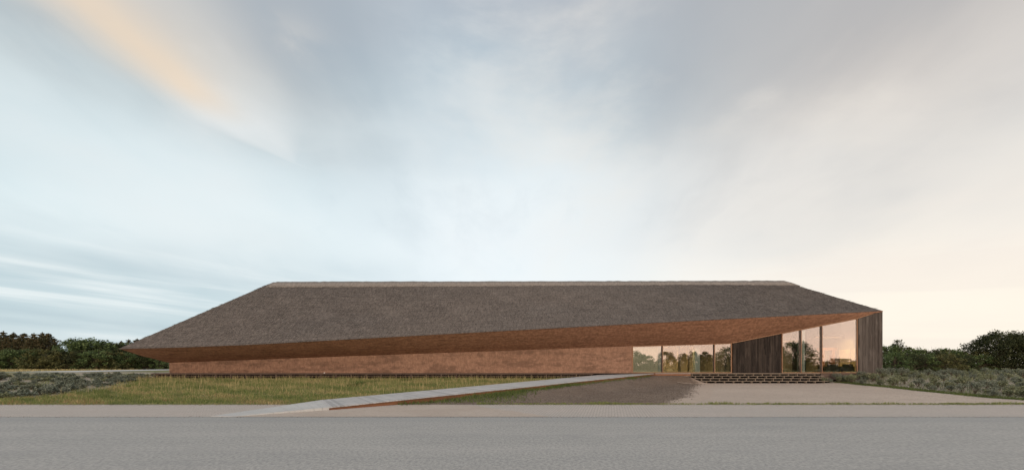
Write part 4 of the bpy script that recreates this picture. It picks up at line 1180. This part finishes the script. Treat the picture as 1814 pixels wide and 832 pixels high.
def make_conifer(nm, mat, hgt, wid, tiers, dens=1.0):
    root = empty(nm); mb = MB(); V, Fc, bi = [], [], 0
    mb.tube([(0, 0, -.3), (.02, .01, hgt * .5), (0, 0, hgt)], [.025 * hgt, .015 * hgt, .003 * hgt], 6)
    cents, rads = [], []
    for k in range(tiers):
        u = (k + rng.uniform(0, .7)) / tiers
        z = hgt * (.06 + .92 * u); L = wid * (1 - u) ** .75 * rng.uniform(.6, 1.15) + .10
        nb_ = 7 if u < .8 else 5
        a0_ = rng.uniform(0, 6.28)
        for j in range(nb_):
            a = a0_ + 6.283 * j / nb_ + rng.uniform(-.3, .3); l = L * rng.uniform(.65, 1.15)
            tip = np.array([l * math.cos(a), l * math.sin(a), z + l * (rng.uniform(-.05, .30) + .35 * u)])
            s0 = np.array([0, 0, z]); mb.tube([tuple(s0), tuple(tip)], [.006 * hgt * (1 - u) + .01, .004], 4)
            for t_ in (.35, .6, .82, 1.0):
                cents.append(s0 * (1 - t_) + tip * t_); rads.append(.30 * (1.5 - .6 * t_) * (1 - .6 * u) + .10)
    cents.append(np.array([0, 0, hgt])); rads.append(.12)
    v, f = leaf_cloud(cents, int(9 * dens), np.array(rads), .17, .2, (1, 1, .6))
    o = npmesh('crown', v, f, mat); o.parent = root
    s = mb.build('trunk', 'bark'); s.parent = root
    return root
protoT = [make_tree('broadleaf_tree', 'leaf_broad', 9.0, 5.2, 84, 60, .26, crown_lo=.03), make_tree('broadleaf_tree', 'leaf_dark', 8.0, 5.0, 80, 60, .26, crown_lo=.03),
          make_tree('broadleaf_tree', 'leaf_broad', 7.0, 5.5, 76, 60, .25, True, crown_lo=.02), make_tree('broadleaf_tree', 'leaf_olive', 6.0, 4.8, 56, 60, .25, True, crown_lo=.03)]
protoC = [make_conifer('spruce_tree', 'needle', 11.0, 4.6, 26, 1.3), make_conifer('spruce_tree', 'needle', 9.5, 4.8, 22, 1.3), make_conifer('spruce_tree', 'needle', 12.0, 4.2, 30, 1.2)]
protoB = [make_tree('hedge_bush', 'leaf_broad', 3.6, 2.6, 60, 55, .12, True, crown_lo=.03), make_tree('hedge_bush', 'leaf_olive', 3.2, 2.8, 60, 55, .12, True, crown_lo=.03),
          make_tree('hedge_bush', 'leaf_dark', 3.8, 2.8, 62, 55, .12, True, crown_lo=.03)]
def at(px_, Y): return (px_ - 907.0) * Y / F
def tree_by_px(protos, k, px_, top_px, Y, h0, label, cat, group, wsc=1.0):
    need = EYE + (645 - top_px) * Y / F - .2
    o = place(protos, k, at(px_, Y), Y, need / h0, random.uniform(0, 6.28), label, cat, group, -.1)
    o.scale = (o.scale[0] * wsc, o.scale[1] * wsc, need / h0)
    return o
H0C = [11.0, 9.5, 12.0]; H0T = [9.0, 8.0, 7.0, 6.0]; H0B = [3.6, 3.2, 3.8]
for lst, lab in (([(6, 586, 126, 2), (24, 588, 130, 0), (43, 590, 128, 1), (60, 589, 126, 2), (75, 588, 130, 0), (86, 590, 127, 1), (97, 603, 132, 0)], 'tall brown tipped spruce, %s from the left in the back row of the left belt'),
                 ([(14, 596, 124, 0), (33, 598, 124, 1), (52, 599, 123, 2), (68, 598, 124, 0)], 'shorter spruce in front of the tall ones at far left, %s from the left'),
                 ([(215, 603, 134, 0), (228, 600, 134, 2), (243, 599, 134, 0), (256, 602, 136, 1)], 'spruce top showing beside the low roof tip, %s from the left')):
    for px_, top, Y, k, od in ordered(lst):
        tree_by_px(protoC, k, px_, top, Y, H0C[k], lab % od, 'tree', 'spruces in the left belt')
for lst, lab in (([(-4, 622, 112, 1), (28, 619, 112, 2), (55, 617, 113, 0), (82, 618, 112, 3), (106, 621, 114, 1), (118, 622, 113, 3), (145, 620, 114, 1), (172, 619, 114, 2), (200, 622, 116, 3), (228, 624, 118, 0), (255, 625, 120, 1), (283, 626, 122, 2), (305, 630, 126, 1)],
                  'low broadleaf tree in the front row of the left belt, %s from the left'),
                 ([(128, 602, 122, 0), (150, 599, 120, 0), (168, 601, 121, 2), (186, 607, 122, 1), (202, 606, 126, 0), (222, 609, 124, 1), (246, 608, 128, 2), (270, 615, 130, 0)],
                  'taller green broadleaf tree behind the front row of the left belt, %s from the left')):
    for px_, top, Y, k, od in ordered(lst):
        tree_by_px(protoT, k, px_, top, Y, H0T[k], lab % od, 'tree', 'broadleaf trees in the left belt', 1.05)
# right hedge
for lst, lab in (([(1556, 616, 60, 2), (1572, 615, 57, 0), (1592, 618, 58, 1), (1610, 620, 56, 0), (1628, 623, 59, 1), (1648, 623, 57, 2), (1664, 622, 58, 1), (1682, 621, 57, 0), (1700, 622, 59, 1), (1716, 625, 57, 1)], 'tall dense bush in the back of the right hedge, %s from the timber corner'),
                 ([(1585, 628, 52, 0), (1615, 630, 52, 2), (1640, 632, 52, 0), (1672, 630, 52, 1), (1700, 632, 53, 2), (1735, 632, 55, 0)], 'lower bush in the front of the right hedge, %s from the timber corner')):
    for px_, top, Y, k, od in ordered(lst):
        tree_by_px(protoB, k, px_, top, Y, H0B[k], lab % od, 'bush', 'bushes in the right hedge', .95)
big = make_tree('broad_tree', 'leaf_dark', 5.6, 4.6, 210, 75, .13, True, crown_lo=.05)
big.location = (at(1772, 56), 56, float(gz(at(1772, 56), 56)) - .1); big.scale = (.80, .80, 1.0)
tag(big, 'large dark round crowned tree at the right edge', 'tree')
big2 = make_tree('broad_tree', 'leaf_dark', 5.9, 3.8, 170, 75, .13, True, crown_lo=.05)
big2.location = (at(1826, 55), 55, .1); tag(big2, 'dark tree cut off by the right edge of the picture', 'tree')
pine = make_tree('thin_tree', 'leaf_dark', 5.1, .95, 22, 26, .10, crown_lo=.70)
pine.location = (at(1594, 56.5), 56.5, .1); tag(pine, 'thin small crowned tree poking above the hedge', 'tree')
# bare twigs over the hedge
tw = tag(empty('bare_shrub', (at(1650, 57), 57, 0)), 'leafless twiggy shrub standing above the hedge', 'shrub')
for k in range(5):
    mb = MB()
    for j in range(5):
        x0_ = random.uniform(-3.0, 3.0); zt_ = random.uniform(3.0, 4.3) + .15
        mb.tube([(x0_ * .5, 0, 0), (x0_ * .85 + random.uniform(-.1, .1), random.uniform(-.3, .3), zt_ * .6), (x0_ + random.uniform(-.2, .2), random.uniform(-.3, .3), zt_)], [.03, .02, .007], 4)
        for q_ in range(3):
            zz = zt_ * random.uniform(.6, .9); mb.tube([(x0_ * .92, 0, zz), (x0_ * .92 + random.uniform(-.35, .35), random.uniform(-.2, .2), zz + random.uniform(.2, .5))], [.01, .005], 4)
    o = mb.build('branch', 'twig'); o.parent = tw
# trees across the road, mirrored in the glass
lab = 'roadside tree mirrored in the glazing from across the road'; grp = 'trees mirrored in the glazing'
for X_, Y_, hh, k in ((28, -38, 5.0, 2), (35, -44, 5.6, 2), (43, -40, 5.2, 1), (48, -37, 4.8, 3), (53, -42, 5.4, 3), (60, -39, 6.6, 0), (66, -44, 5.2, 2), (73, -42, 5.6, 3), (79, -40, 8.2, 0), (88, -45, 3.6, 3), (94, -41, 3.4, 3), (101, -43, 4.2, 2), (23, -42, 4.6, 3), (106, -40, 5.5, 0), (57, -46, 4.6, 3), (39, -47, 4.4, 3), (70, -47, 4.6, 3), (77, -47, 5, 2), (96, -47, 3.6, 3), (26, -35, 2.6, 3), (32, -36, 2.4, 3), (38, -35, 2.7, 3), (45, -34, 2.4, 3), (51, -35, 2.7, 3), (56, -34, 2.5, 3), (63, -35, 2.7, 3), (69, -36, 2.4, 3), (76, -35, 2.6, 3), (83, -34, 2.4, 3), (90, -35, 2.5, 3), (98, -35, 2.6, 3)):
    o = place(protoT, k, X_, Y_, hh / H0T[k], random.uniform(0, 6.28), lab, 'tree', grp, 0); o.location[2] = -.05
